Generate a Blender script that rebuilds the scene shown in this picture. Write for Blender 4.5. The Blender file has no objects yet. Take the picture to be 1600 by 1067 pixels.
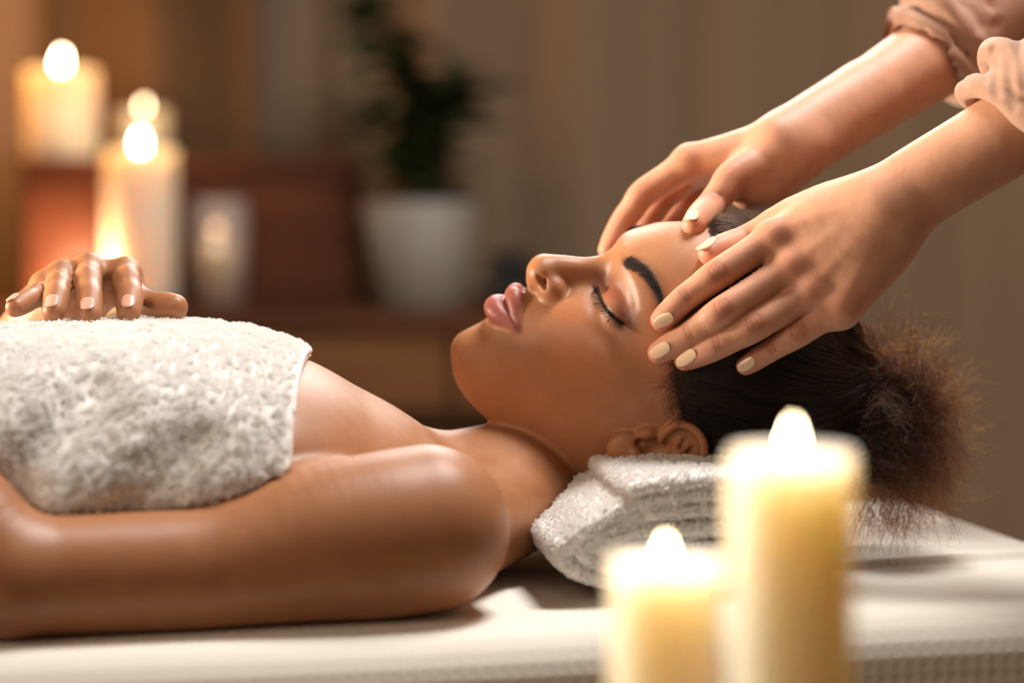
import bpy, bmesh, math, random
import numpy as np
from concurrent.futures import ThreadPoolExecutor
from mathutils import Vector, Matrix

DETAIL = 1.0          # grid coarseness of the modelled figures (1 = final)
rng = np.random.default_rng(7)
random.seed(7)
SC = bpy.context.scene
COL = SC.collection
F_PX = 3778.0         # focal length in pixels of the 1600 wide frame
CX, CY = 800.0, 533.5
PITCH = math.atan((533.5 - 255.0) / F_PX)
TABLE_Z = 0.75
CAM_Z = TABLE_Z + 0.2535

# ---------------------------------------------------------------- camera
cd = bpy.data.cameras.new('camera')
cam = bpy.data.objects.new('camera', cd)
COL.objects.link(cam)
cam.location = (0, 0, CAM_Z)
cam.rotation_euler = (math.pi / 2 - PITCH, 0, 0)
cd.sensor_width = 36.0
cd.lens = F_PX / 1600.0 * 36.0
cd.clip_start = 0.05
cd.dof.use_dof = True
cd.dof.focus_distance = 1.462
cd.dof.aperture_fstop = 2.8
SC.camera = cam

# ---------------------------------------------------------------- world, lights, exposure
SC.view_settings.view_transform = 'Standard'
SC.view_settings.look = 'None'
SC.view_settings.gamma = 1.0
SC.view_settings.use_curve_mapping = False
SC.view_settings.exposure = 0.0
SC.cycles.use_denoising = True
SC.cycles.max_bounces = 8
SC.cycles.diffuse_bounces = 4
SC.cycles.transparent_max_bounces = 16
SC.cycles.sample_clamp_indirect = 4.0
wd = bpy.data.worlds.new('world')
SC.world = wd
wd.use_nodes = True
wd.node_tree.nodes['Background'].inputs[0].default_value = (1.0, 0.78, 0.56, 1)
wd.node_tree.nodes['Background'].inputs[1].default_value = 0.05


def area(name, loc, target, size, power, color, sy=None, spread=180):
    l = bpy.data.lights.new(name, 'AREA')
    l.energy = power
    l.color = color
    l.size = size
    if sy:
        l.shape = 'RECTANGLE'
        l.size_y = sy
    l.spread = math.radians(spread)
    o = bpy.data.objects.new(name, l)
    COL.objects.link(o)
    o.location = loc
    d = Vector(target) - Vector(loc)
    o.rotation_euler = d.to_track_quat('-Z', 'Y').to_euler()
    return o


area('key_softbox', (0.42, 1.66, 2.36), (-0.05, 1.5, 0.85), 0.5, 39, (1.0, 0.97, 0.93))
area('rim_softbox', (0.10, 3.20, 1.95), (0.0, 1.5, 0.9), 0.8, 23, (1.0, 0.97, 0.92))
area('fill_softbox', (-1.3, 0.15, 1.75), (0.0, 1.5, 0.85), 0.9, 2.3, (1.0, 0.80, 0.60), spread=70)
area('side_softbox', (-1.75, 1.62, 1.06), (0.0, 1.45, 0.93), 0.4, 22, (1.0, 0.86, 0.68), spread=90)
area('back_wall_fill', (0.9, 2.3, 2.4), (0.8, 3.9, 0.9), 0.6, 3.6, (1.0, 0.86, 0.68), spread=100)  # added fill light to brighten the background, no fixture there
_pl = bpy.data.lights.new('corner_lamp', 'POINT'); _pl.energy = 9; _pl.color = (1.0, 0.42, 0.10); _pl.shadow_soft_size = 0.05
_po = bpy.data.objects.new('corner_lamp', _pl); COL.objects.link(_po); _po.location = (-1.12, 3.75, 1.22)

# ---------------------------------------------------------------- frames
SP, CP = math.sin(PITCH), math.cos(PITCH)
# rows: cam frame in mm (x right, y down, z depth) -> world metres
def to_world(p):
    p = np.asarray(p, float) * 0.001
    x, y, z = p[..., 0], p[..., 1], p[..., 2]
    return np.stack([x, z * CP - y * SP, CAM_Z - y * CP - z * SP], -1)


def to_cam(w):
    w = np.asarray(w, float)
    x, y, z = w[..., 0], w[..., 1], w[..., 2] - CAM_Z
    return np.stack([x, -z * CP - y * SP, y * CP - z * SP], -1) * 1000.0


def px(u, v, d):
    """pixel at depth d (mm) -> cam mm"""
    return np.array([(u - CX) / F_PX * d, (v - CY) / F_PX * d, d], float)


RH = np.array([[-0.04564675, 0.83945179, -0.54151369],
               [0.39218718, -0.48349639, -0.78257297],
               [-0.91875219, -0.24809664, -0.30715219]])
TH = np.array([90.70619044, 31.78785518, 1548.04798103])


def head_to_cam(p):
    return np.asarray(p, float) @ RH.T + TH


def cam_to_head(p):
    return (p - TH) @ RH


def hpx(u, v, X):
    """pixel + lateral head coordinate X -> head coords"""
    d = np.array([(u - CX) / F_PX, (v - CY) / F_PX, 1.0])
    M = np.c_[RH[:, 1], RH[:, 2], -d]
    s = np.linalg.solve(M, -(TH + RH[:, 0] * X))
    return np.array([X, s[0], s[1]])


# table frame (mm): u along the body towards the head, v away from camera, w up; origin on the table under the head
YAW = math.radians(14)
_h = to_world(TH)
TORG = np.array([_h[0], _h[1], TABLE_Z])
TM = np.array([[math.cos(YAW), -math.sin(YAW), 0], [math.sin(YAW), math.cos(YAW), 0], [0, 0, 1]])


def tbl_world(p):
    return np.asarray(p, float) * 0.001 @ TM.T + TORG


def tbl(u, v, w):
    return to_cam(tbl_world((u, v, w)))


def cam_to_tbl(p):
    return (to_world(p) - TORG) @ TM * 1000.0


def tpx(u, v, lat):
    """pixel on the vertical plane v = lat of the table frame -> cam mm"""
    a = cam_to_tbl(px(u, v, 1000.0))
    b = cam_to_tbl(px(u, v, 2000.0))
    t = (lat - a[1]) / (b[1] - a[1])
    return to_cam(tbl_world(a + (b - a) * t))


# ---------------------------------------------------------------- implicit modelling engine
BIG = 1e4


def spline(pts, n=6):
    P = np.asarray(pts, float)
    if len(P) < 3:
        t = np.linspace(0, 1, n + 1)[:, None]
        return P[0] * (1 - t) + P[-1] * t
    Q = np.vstack([2 * P[0] - P[1], P, 2 * P[-1] - P[-2]])
    out = []
    for i in range(1, len(Q) - 2):
        p0, p1, p2, p3 = Q[i - 1], Q[i], Q[i + 1], Q[i + 2]
        for t in np.arange(n) / n:
            out.append(0.5 * (2 * p1 + (p2 - p0) * t + (2 * p0 - 5 * p1 + 4 * p2 - p3) * t * t + (3 * p1 - p0 - 3 * p2 + p3) * t ** 3))
    out.append(P[-1])
    return np.array(out)


def smin(a, b, k):
    h = np.clip(0.5 + 0.5 * (b - a) / k, 0, 1)
    return b + (a - b) * h - k * h * (1 - h)


def smax(a, b, k):
    return -smin(-a, -b, k)


def seg_d(P, A, B, ra, rb):
    ba = B - A
    pa = P - A
    h = np.clip(pa @ ba / max(ba @ ba, 1e-9), 0, 1)
    q = pa - h[..., None] * ba
    return np.sqrt(np.einsum('...i,...i->...', q, q)) - (ra + (rb - ra) * h)


def chain_d(P, C, R):
    """distance to a chain of tapered segments (points C, radii R), all segments at once"""
    C = np.asarray(C, float); R = np.broadcast_to(np.asarray(R, float), (len(C),))
    O = C.mean(0)
    shp = P.shape[:-1]
    X = (P.reshape(-1, 3) - O).astype(np.float32)
    A = (C[:-1] - O).astype(np.float32); ba = (C[1:] - C[:-1]).astype(np.float32)
    bb = np.maximum((ba * ba).sum(1), 1e-9)
    out = np.empty(len(X), np.float32)
    for i in range(0, len(X), 20000):
        x = X[i:i + 20000]
        dot = x @ ba.T; dot -= (A * ba).sum(1)
        h = np.clip(dot / bb, 0, 1)
        d2 = x @ (-2 * A.T); d2 += (x * x).sum(1)[:, None]; d2 += (A * A).sum(1)
        d2 -= h * (2 * dot - h * bb)
        np.maximum(d2, 0, out=d2); np.sqrt(d2, out=d2)
        d2 -= R[:-1].astype(np.float32) + h * (R[1:] - R[:-1]).astype(np.float32)
        out[i:i + 20000] = d2.min(1)
    return out.reshape(shp).astype(float)


class Shape:
    def __init__(s, fn, lo, hi):
        s.fn, s.lo, s.hi = fn, np.asarray(lo, float), np.asarray(hi, float)

    def __call__(s, P):
        return s.fn(P)


def tube(pts, rad, n=6):
    """tapered tube along a smooth curve: pts with one radius each"""
    pr = np.c_[np.asarray(pts, float), np.broadcast_to(np.asarray(rad, float), (len(pts),))]
    C = spline(pr, n)

    def fn(P):
        return chain_d(P, C[:, :3], C[:, 3])
    return Shape(fn, (C[:, :3] - C[:, 3:]).min(0), (C[:, :3] + C[:, 3:]).max(0))


def ball(c, r):
    c = np.asarray(c, float)
    return Shape(lambda P: np.linalg.norm(P - c, axis=-1) - r, c - r, c + r)


def ell(c, r, rot=None):
    """ellipsoid; rot rows = its axes"""
    c, r = np.asarray(c, float), np.asarray(r, float)
    A = np.eye(3) if rot is None else np.asarray(rot, float)

    def fn(P):
        q = (P - c) @ A.T
        k0 = np.linalg.norm(q / r, axis=-1)
        k1 = np.linalg.norm(q / (r * r), axis=-1) + 1e-9
        return k0 * (k0 - 1) / k1
    m = r.max() if rot is not None else r
    return Shape(fn, c - m, c + m)


def blend(*sh, k=4.0):
    def fn(P):
        d = sh[0](P)
        for s in sh[1:]:
            d = smin(d, s(P), k)
        return d
    return Shape(fn, np.min([s.lo for s in sh], 0), np.max([s.hi for s in sh], 0))


def curve_d(P, C):
    return chain_d(P, C, 0.0)


class Field:
    lo, hi = np.array([-BIG] * 3), np.array([BIG] * 3)

    def __init__(s, lo=None, hi=None):
        s.ops = []
        if lo is not None:
            s.lo, s.hi = np.asarray(lo, float), np.asarray(hi, float)

    def add(s, sh, k=0.01):
        s.ops.append(('add', sh, k, None)); return s

    def cut(s, sh, k=0.01, gap=0.0):
        s.ops.append(('cut', sh, k, gap)); return s

    def clip(s, fn, k=0.01):
        s.ops.append(('clip', Shape(fn, [-BIG] * 3, [BIG] * 3), k, None)); return s

    def bump(s, c, r, amp, rot=None):
        """clay brush: raise (amp>0) or lower the surface by amp mm in a gaussian of radii r"""
        c = np.asarray(c, float); r = np.broadcast_to(np.asarray(r, float), (3,))
        A = np.eye(3) if rot is None else np.asarray(rot, float)
        s.ops.append(('bump', Shape(lambda P: -amp * np.exp(-(((P - c) @ A.T / r) ** 2).sum(-1)), c - 2.3 * r.max(), c + 2.3 * r.max()), 0, None)); return s

    def groove(s, pts, sig, amp, n=5):
        C = spline(pts, n)
        s.ops.append(('bump', Shape(lambda P: -amp * np.exp(-(curve_d(P, C) / sig) ** 2), C.min(0) - 2.3 * sig, C.max(0) + 2.3 * sig), 0, None)); return s

    def __call__(s, P):
        d = np.full(P.shape[:-1], BIG)
        for o in s.ops:
            d = s.apply(o, P, d)
        return d

    def eval_blocks(s, P, lo, hi):
        # P: blocks x points x 3; each op only touches the blocks it can reach
        D = np.full(P.shape[:2], BIG)
        for op in s.ops:
            kind, sh, k, _ = op
            m = (k + 30.0) if kind == 'add' else (k + 8.0)
            sel = np.all((lo < sh.hi + m) & (hi > sh.lo - m), axis=1)
            if sel.any():
                v = sh.eval_blocks(P[sel], lo[sel], hi[sel]) if isinstance(sh, Field) else None
                D[sel] = Field.apply(op, P[sel], D[sel], v)
        return D

    @staticmethod
    def apply(o, P, d, v=None):
        kind, sh, k, gap = o
        if v is None:
            v = sh(P)
        if kind == 'add':
            return smin(d, v, k)
        if kind == 'cut':
            return smax(d, gap - v, k)
        if kind == 'clip':
            return smax(d, v, k)
        return d + v

    def ray(s, uv, z0=1250.0, z1=1800.0):
        """first hits of the pixel rays uv with the surface (cam mm)"""
        uv = np.atleast_2d(np.asarray(uv, float))
        D = np.c_[(uv[:, 0] - CX) / F_PX, (uv[:, 1] - CY) / F_PX, np.ones(len(uv))]
        t = np.full(len(uv), z0)
        for _ in range(70):
            d = s(D * t[:, None])
            t = np.minimum(t + d * 0.8, z1)
        return D * t[:, None]

    def drop(s, P, n=12):
        """move points onto the surface; also returns the outward normals"""
        P = np.array(P, float)
        for _ in range(n):
            g = s.grad(P)
            P = P - g * np.clip(s(P), -6, 6)[:, None] * 0.8
        return P, s.grad(P)

    def grad(s, P, e=0.4):
        g = np.stack([s(P + v) - s(P - v) for v in np.eye(3) * e], -1)
        return g / (np.linalg.norm(g, axis=-1, keepdims=True) + 1e-9)


def axis(segs):
    """non-uniform grid axis from (start, end, step) segments"""
    out = []
    for a, b, h in segs:
        n = max(1, int(round((b - a) / (h * DETAIL))))
        out.append(a + (b - a) * np.arange(n) / n)
    out.append([segs[-1][1]])
    v = np.concatenate(out)
    # soften jumps of the step
    for _ in range(12):
        v[1:-1] = 0.25 * v[:-2] + 0.5 * v[1:-1] + 0.25 * v[2:]
    n = (-len(v)) % 8
    h = v[-1] - v[-2]
    return np.concatenate([v, v[-1] + h * np.arange(1, n + 1)])


def polygonise(field, xs, ys, zs):
    """naive surface nets on a (warped) grid, evaluated only in blocks near the surface"""
    nx, ny, nz = len(xs), len(ys), len(zs)
    B = 8
    bx, by, bz = nx // B, ny // B, nz // B
    # block centres
    def mid(a):
        r = a.reshape(-1, B); return 0.5 * (r[:, 0] + r[:, -1]), 0.5 * (r[:, -1] - r[:, 0])
    (mx, hx), (my, hy), (mz, hz) = mid(xs), mid(ys), mid(zs)
    Cc = np.stack(np.meshgrid(mx, my, mz, indexing='ij'), -1).reshape(-1, 3)
    Hh = np.stack(np.meshgrid(hx, hy, hz, indexing='ij'), -1).reshape(-1, 3)
    dc = field(Cc)
    rad = np.linalg.norm(Hh, axis=1) * 1.5 + 6.0
    act = np.abs(dc) < rad
    V = np.where(dc > 0, BIG, -BIG).astype(np.float32).reshape(bx, by, bz)
    V = np.repeat(np.repeat(np.repeat(V, B, 0), B, 1), B, 2)
    idx = np.nonzero(act)[0]
    bi, bj, bk = np.unravel_index(idx, (bx, by, bz))
    o = np.arange(B)
    I = (bi[:, None] * B + o)[:, :, None, None]; J = (bj[:, None] * B + o)[:, None, :, None]; K = (bk[:, None] * B + o)[:, None, None, :]
    I, J, K = np.broadcast_arrays(I, J, K)
    P = np.stack([xs[I], ys[J], zs[K]], -1).reshape(len(idx), -1, 3)
    lo = P.min(1); hi = P.max(1)
    cuts = range(0, len(P), 400)
    with ThreadPoolExecutor(4) as ex:
        D = np.concatenate(list(ex.map(lambda i: field.eval_blocks(P[i:i + 400], lo[i:i + 400], hi[i:i + 400]), cuts)))
    V[I.reshape(-1), J.reshape(-1), K.reshape(-1)] = D.reshape(-1).astype(np.float32)
    S = V < 0
    # active cells
    c = np.zeros((nx - 1, ny - 1, nz - 1), np.int8)
    for a in (0, 1):
        for b in (0, 1):
            for e in (0, 1):
                c += S[a:nx - 1 + a, b:ny - 1 + b, e:nz - 1 + e]
    ci, cj, ck = np.nonzero((c > 0) & (c < 8))
    vid = np.full(c.shape, -1, np.int32)
    vid[ci, cj, ck] = np.arange(len(ci))
    acc = np.zeros((len(ci), 3)); cnt = np.zeros(len(ci))
    corner = [(a, b, e) for a in (0, 1) for b in (0, 1) for e in (0, 1)]
    val = {q: V[ci + q[0], cj + q[1], ck + q[2]].astype(float) for q in corner}
    for q in corner:
        for ax in range(3):
            if q[ax] == 0:
                r = list(q); r[ax] = 1; r = tuple(r)
                va, vb = val[q], val[r]
                cr = (va < 0) != (vb < 0)
                t = np.where(cr, va / np.where(cr, va - vb, 1), 0)
                t = np.clip(t, 0, 1)
                pos = np.tile(np.array(q, float), (len(ci), 1)); pos[:, ax] = t
                acc[cr] += pos[cr]; cnt[cr] += 1
    acc /= cnt[:, None]
    def lerp(a, i, f): return a[i] + (a[i + 1] - a[i]) * f
    verts = np.stack([lerp(xs, ci, acc[:, 0]), lerp(ys, cj, acc[:, 1]), lerp(zs, ck, acc[:, 2])], -1)
    faces = []
    for ax in range(3):
        sl = [slice(1, None)] * 3
        a0 = [slice(1, -1)] * 3; a1 = [slice(1, -1)] * 3
        a0[ax] = slice(0, -1); a1[ax] = slice(1, None)
        s0, s1 = S[tuple(a0)], S[tuple(a1)]
        e = np.nonzero(s0 != s1)
        inside = s0[e]
        base = [e[0] + 1, e[1] + 1, e[2] + 1]; base[ax] = base[ax] - 1
        u, w = (ax + 1) % 3, (ax + 2) % 3
        def cell(du, dw):
            q = list(base); q[u] = q[u] - du; q[w] = q[w] - dw
            return vid[q[0], q[1], q[2]]
        quad = np.stack([cell(1, 1), cell(0, 1), cell(0, 0), cell(1, 0)], -1)
        quad[~inside] = quad[~inside][:, ::-1]
        faces.append(quad)
    faces = np.concatenate(faces)
    faces = faces[(faces >= 0).all(1)]
    return verts, faces


def mesh_from(name, V, Fq, smooth=True):
    me = bpy.data.meshes.new(name)
    V = np.asarray(V, np.float32); Fq = np.asarray(Fq, np.int32)
    n, k = Fq.shape
    me.vertices.add(len(V)); me.vertices.foreach_set('co', V.ravel())
    me.loops.add(n * k); me.loops.foreach_set('vertex_index', Fq.ravel())
    me.polygons.add(n)
    me.polygons.foreach_set('loop_start', np.arange(0, n * k, k, dtype=np.int32))
    me.polygons.foreach_set('use_smooth', np.full(n, smooth))
    me.update(calc_edges=True)
    return me


def link(name, data, mat=None, parent=None, **props):
    o = bpy.data.objects.new(name, data)
    COL.objects.link(o)
    if mat is not None and data is not None:
        data.materials.append(mat)
    if parent is not None:
        o.parent = parent
        o.matrix_parent_inverse = parent.matrix_basis.inverted()
    for k, v in props.items():
        o[k] = v
    return o


def thing(name, label, cat, loc=(0, 0, 0), group=None):
    o = link(name, None, label=label, category=cat)
    o.location = loc
    o.empty_display_size = 0.05
    if group:
        o['group'] = group
    return o


def attr_color(me, name, cols):
    a = me.color_attributes.new(name, 'FLOAT_COLOR', 'POINT')
    c = np.ones((len(me.vertices), 4), np.float32); c[:, :3] = cols
    a.data.foreach_set('color', c.ravel())


def srgb(r, g, b):
    v = np.array([r, g, b], float) / 255.0
    return np.where(v <= 0.04045, v / 12.92, ((v + 0.055) / 1.055) ** 2.4)


# ---------------------------------------------------------------- materials
def mat_new(name, color=None, rough=0.6, spec=0.5, **kw):
    m = bpy.data.materials.new(name)
    m.use_nodes = True
    b = m.node_tree.nodes['Principled BSDF']
    if color is not None:
        b.inputs['Base Color'].default_value = (*[float(x) for x in color], 1)
    b.inputs['Roughness'].default_value = rough
    b.inputs['Specular IOR Level'].default_value = spec
    for k, v in kw.items():
        b.inputs[k].default_value = v
    return m, m.node_tree, b


def node(nt, kind, **kw):
    n = nt.nodes.new(kind)
    for k, v in kw.items():
        if isinstance(k, str) and hasattr(n, k):
            setattr(n, k, v)
        else:
            n.inputs[k].default_value = v
    return n


def add_bump(nt, b, tex_out, strength, dist):
    bp = nt.nodes.new('ShaderNodeBump')
    bp.inputs['Strength'].default_value = strength
    bp.inputs['Distance'].default_value = dist
    nt.links.new(tex_out, bp.inputs['Height'])
    nt.links.new(bp.outputs['Normal'], b.inputs['Normal'])
    return bp


def noise_tex(nt, scale, detail=3.0, rough=0.5, coord='Object', stretch=None):
    tc = nt.nodes.new('ShaderNodeTexCoord')
    n = nt.nodes.new('ShaderNodeTexNoise')
    n.inputs['Scale'].default_value = scale
    n.inputs['Detail'].default_value = detail
    n.inputs['Roughness'].default_value = rough
    src = tc.outputs[coord]
    if stretch:
        mp = nt.nodes.new('ShaderNodeMapping')
        mp.inputs['Scale'].default_value = stretch
        nt.links.new(src, mp.inputs['Vector']); src = mp.outputs['Vector']
    nt.links.new(src, n.inputs['Vector'])
    return n


def ramp(nt, fac, stops):
    r = nt.nodes.new('ShaderNodeValToRGB')
    e = r.color_ramp.elements
    while len(e) < len(stops):
        e.new(0.5)
    for q, (p, c) in zip(e, stops):
        q.position = p; q.color = (*[float(x) for x in c], 1)
    nt.links.new(fac, r.inputs['Fac'])
    return r


def skin_mat(name, rough=0.42):
    m, nt, b = mat_new(name, None, rough, 0.4)
    at = node(nt, 'ShaderNodeVertexColor', layer_name='tint')
    n1 = noise_tex(nt, 60, 4, 0.6)
    mx = nt.nodes.new('ShaderNodeMix'); mx.data_type = 'RGBA'; mx.blend_type = 'MULTIPLY'
    rp = ramp(nt, n1.outputs['Fac'], [(0.3, (0.90, 0.86, 0.84)), (0.7, (1.06, 1.05, 1.04))])
    mx.inputs['Factor'].default_value = 1.0
    nt.links.new(at.outputs['Color'], mx.inputs[6]); nt.links.new(rp.outputs['Color'], mx.inputs[7])
    nt.links.new(mx.outputs[2], b.inputs['Base Color'])
    b.inputs['Subsurface Weight'].default_value = 0.22
    b.inputs['Subsurface Radius'].default_value = (1.0, 0.42, 0.22)
    b.inputs['Subsurface Scale'].default_value = 0.008
    v = nt.nodes.new('ShaderNodeTexVoronoi'); v.inputs['Scale'].default_value = 1500
    tc = nt.nodes.new('ShaderNodeTexCoord'); nt.links.new(tc.outputs['Object'], v.inputs['Vector'])
    add_bump(nt, b, v.outputs['Distance'], 0.22, 0.0003)
    return m

# ---------------------------------------------------------------- the woman on the table (implicit body in cam mm)
def H(p):
    return head_to_cam(np.asarray(p, float))


def rotm(ax, deg):
    return np.array(Matrix.Rotation(math.radians(deg), 3, ax))


HR = RH.T     # rows: head axes in cam frame


def build_head_table():
    """cross-sections of the head (without nose, lips, ears): head height Y -> (x, z) outline, mm"""
    rows = {
        126: ([(0, 22), (14, 18), (20, 6)], -22),
        118: ([(0, 47), (15, 44), (30, 33), (38, 18), (40, 4)], -50),
        106: ([(0, 66), (15, 64), (30, 57), (44, 42), (53, 22), (56, 4)], -72),
        92: ([(0, 78), (15, 76.5), (30, 70), (46, 55), (58, 33), (64, 4)], -84),
        80: ([(0, 86), (15, 84.5), (30, 78), (48, 60), (60, 38), (68, 4)], -90),
        64: ([(0, 92.5), (15, 91), (30, 85.5), (46, 72), (58, 52), (66, 30), (71, 4)], -95),
        48: ([(0, 96.5), (15, 95), (30, 90), (45, 78), (56, 60), (63, 42), (68, 24), (71, 4)], -97),
        34: ([(0, 99), (15, 97), (30, 91.5), (43, 82), (54, 66), (61, 48), (67, 28), (70, 4)], -97),
        24: ([(0, 94), (10, 91), (20, 86.5), (32, 82.5), (44, 74), (54, 58), (61, 42), (66, 24), (69, 4)], -96),
        12: ([(0, 91), (10, 88), (18, 80), (30, 76), (44, 69), (54, 57), (61, 42), (65, 24), (67, 4)], -92),
        0: ([(0, 92), (12, 91), (22, 86), (33, 80), (44, 73), (54, 61), (61, 44), (65, 24), (66, 4)], -85),
        -10: ([(0, 96), (14, 94), (25, 88.5), (36, 81), (46, 71), (54, 58), (60, 42), (63.5, 24), (64, 4)], -75),
        -22: ([(0, 100), (14, 97), (25, 90.5), (36, 80.5), (45, 69), (53, 54), (58, 39), (61, 22), (61, 4)], -60),
        -34: ([(0, 102.5), (14, 99.5), (24, 93), (34, 82), (43, 68), (50, 53), (55, 37), (58, 20), (58, 4)], -45),
        -47: ([(0, 102), (14, 98.5), (24, 91.5), (33, 80.5), (41, 66), (47.5, 50), (52, 34), (55, 18), (55, 4)], -34),
        -60: ([(0, 101), (13, 98), (23, 90), (32, 77), (39, 62), (45, 46), (49, 30), (52, 16), (51, 4)], -26),
        -71: ([(0, 99.5), (13, 97), (23, 87.5), (31, 73), (37, 57), (42, 41), (46, 27), (48, 14), (46, 4)], -20),
        -82: ([(0, 99.5), (12, 97), (22, 86), (30, 70), (35, 53), (39, 37), (42, 24), (43, 12), (41, 4)], -16),
        -91: ([(0, 98.5), (11, 95.5), (21, 83), (28, 66), (33, 48), (36, 32), (38, 20), (38, 10), (36, 4)], -12),
        -98: ([(0, 93), (10, 89.5), (19, 78), (26, 60), (30, 42), (32, 26), (32, 10), (30, 4)], -8),
        -104: ([(0, 82), (9, 78), (17, 66), (22, 50), (25, 34), (26, 18), (25, 4)], -4),
        -110: ([(0, 62), (8, 58), (14, 46), (16, 30), (15, 4)], 0),
    }
    Z0 = 4.0
    th = np.radians(np.arange(0, 181, 3))
    Ys = np.array(sorted(rows))
    R = np.zeros((len(Ys), len(th)))
    for i, Y in enumerate(Ys):
        pts, back = rows[Y]
        a = np.array(pts, float); t = np.arctan2(a[:, 0], a[:, 1] - Z0); r = np.hypot(a[:, 0], a[:, 1] - Z0)
        w = r[-1]; bk = Z0 - back
        q = np.interp(th, t, r)
        s, c = np.abs(np.sin(th)), np.abs(np.cos(th))
        p = 2.3
        rb = ((s / w) ** p + (c / max(bk, 1)) ** p) ** (-1 / p)
        R[i] = np.where(th <= t[-1], q, rb)
    Yf = np.arange(-112, 130, 2.0)
    Rf = np.stack([np.interp(Yf, Ys, R[:, j]) for j in range(len(th))], 1)

    def gauss(A, ax, s):
        k = np.arange(-int(3 * s) - 1, int(3 * s) + 2); g = np.exp(-0.5 * (k / s) ** 2); g /= g.sum()
        pad = [(0, 0), (0, 0)]; pad[ax] = (len(k) // 2,) * 2
        B = np.pad(A, pad, mode='reflect' if ax else 'edge')
        return np.apply_along_axis(lambda v: np.convolve(v, g, 'valid'), ax, B)
    Rf = gauss(gauss(Rf, 0, 2.1), 1, 2.4)

    def fn(Pc, grow=0.0):
        q = cam_to_head(Pc)
        x, y, z = np.abs(q[..., 0]), q[..., 1], q[..., 2] - Z0
        r = np.hypot(x, z); t = np.arctan2(x, z)
        fy = np.clip((y - Yf[0]) / 2.0, 0, len(Yf) - 1.001); ft = np.clip(np.degrees(t) / 3.0, 0, len(th) - 1.001)
        iy, it = fy.astype(int), ft.astype(int); fy -= iy; ft -= it
        Rr = (Rf[iy, it] * (1 - fy) + Rf[iy + 1, it] * fy) * (1 - ft) + (Rf[iy, it + 1] * (1 - fy) + Rf[iy + 1, it + 1] * fy) * ft
        d = (r - Rr - grow) * 0.9
        d = np.maximum(d, y - 128 - grow)
        # underside of the jaw
        und = (-107 - y) + np.clip((z + Z0 - 78), -200, 0) * -0.42
        return smax(d, und * 0.92 - grow, 12.0)
    return fn


head_fn = build_head_table()
HEAD_LO, HEAD_HI = TH - 150, TH + 150


def mirror(p):
    p = np.array(p, float); p[..., 0] *= -1; return p


# facial landmarks: near (left) side; eye and brow lines come from pixels dropped on the face below
LIPU = np.array([(24.5, -43.4, 89.8), (17, -42.2, 96.4), (10, -40.4, 100.6), (4.5, -39.4, 103.0), (0, -40.4, 103.4)])
LIPL = np.array([(24.0, -45.0, 89.8), (17, -48.6, 94.8), (10, -52.6, 98.7), (4, -54.6, 101.1), (0, -54.8, 101.6)])
SEAM = np.array([(25.5, -43.6, 91.5), (18, -44.4, 97.0), (10, -45.8, 102.5), (4, -47.6, 106), (0, -47.2, 107)])
LIPU_R = [0.6, 2.7, 4.8, 5.6, 5.4]
LIPL_R = [0.6, 3.4, 6.0, 7.4, 7.6]

E_C = H((70.5, -2, -8))


def ear_frame(side):
    """ear plane: e1 along the ear (lobe to top), e2 backwards, e3 outwards (head coords)"""
    e1 = np.array([0.06, 0.93, -0.34]); e1 /= np.linalg.norm(e1)
    e3 = np.array([0.90, -0.02, 0.42]); e3 -= e1 * (e3 @ e1); e3 /= np.linalg.norm(e3)
    e2 = np.cross(e3, e1)
    if e2[2] > 0:
        e2 = -e2
    c = np.array([70.0, -2.5, -7.0])
    if side < 0:
        e1, e2, e3, c = mirror(e1), mirror(e2), mirror(e3), mirror(c)
    return c, e1, e2, e3


def add_ear(Fd, side):
    c, e1, e2, e3 = ear_frame(side)
    def E(a, b, h): return H(c + e1 * a + e2 * b + e3 * h)
    def ET(L): return np.array([E(*q) for q in L])
    A = np.stack([e1, e2, e3]) @ HR
    # auricle plate, then the bowl is carved and the rims are added
    Fd.add(ell(E(3, 2, 1), (27, 16, 4.2), A), 5)
    Fd.add(ell(E(-20, -4, 1.5), (11, 9.5, 4.2), A), 4)                                   # lobe
    Fd.cut(ell(E(-1, 0, 5.5), (11.5, 8.0, 7.5), A), 2.0)                                   # concha
    Fd.cut(ell(E(15, 1.5, 5.2), (10.5, 9.0, 3.2), A), 2.0)                                 # scapha
    helix = ET([(3, -4.5, 2.5), (7, -9, 4), (14, -12.5, 5), (22, -11, 5.5), (28, -4, 6), (29.5, 4, 6.5), (26, 12, 6.5), (18, 17.2, 6.5), (7, 18.5, 6), (-4, 16, 5.5), (-13, 10, 4)])
    Fd.add(tube(helix, [1.8, 2.4, 2.8, 2.9, 2.9, 2.8, 2.7, 2.6, 2.5, 2.4, 2.0], 5), 1.6)
    anti = ET([(20, 1, 3.0), (12, 5.5, 4.8), (3, 9.0, 5.2), (-6, 8, 5.0), (-12, 3.5, 4.2)])
    Fd.add(tube(anti, [1.8, 2.3, 2.5, 2.5, 2.4], 5), 2.2)
    Fd.add(tube(ET([(17, -5, 2.5), (11, 1, 4.2)]), [1.4, 2.0]), 2.0)
    Fd.add(ell(E(-4, -10.5, 3.6), (5.2, 3.6, 3.6), A), 3.0)                                # tragus
    Fd.add(ell(E(-13, 1.0, 3.8), (4.0, 3.4, 3.2), A), 2.5)                                 # antitragus
    Fd.cut(ell(E(-9.5, -5.5, 4.5), (3.2, 2.6, 5.0), A), 1.5)                               # notch below the tragus


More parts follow.
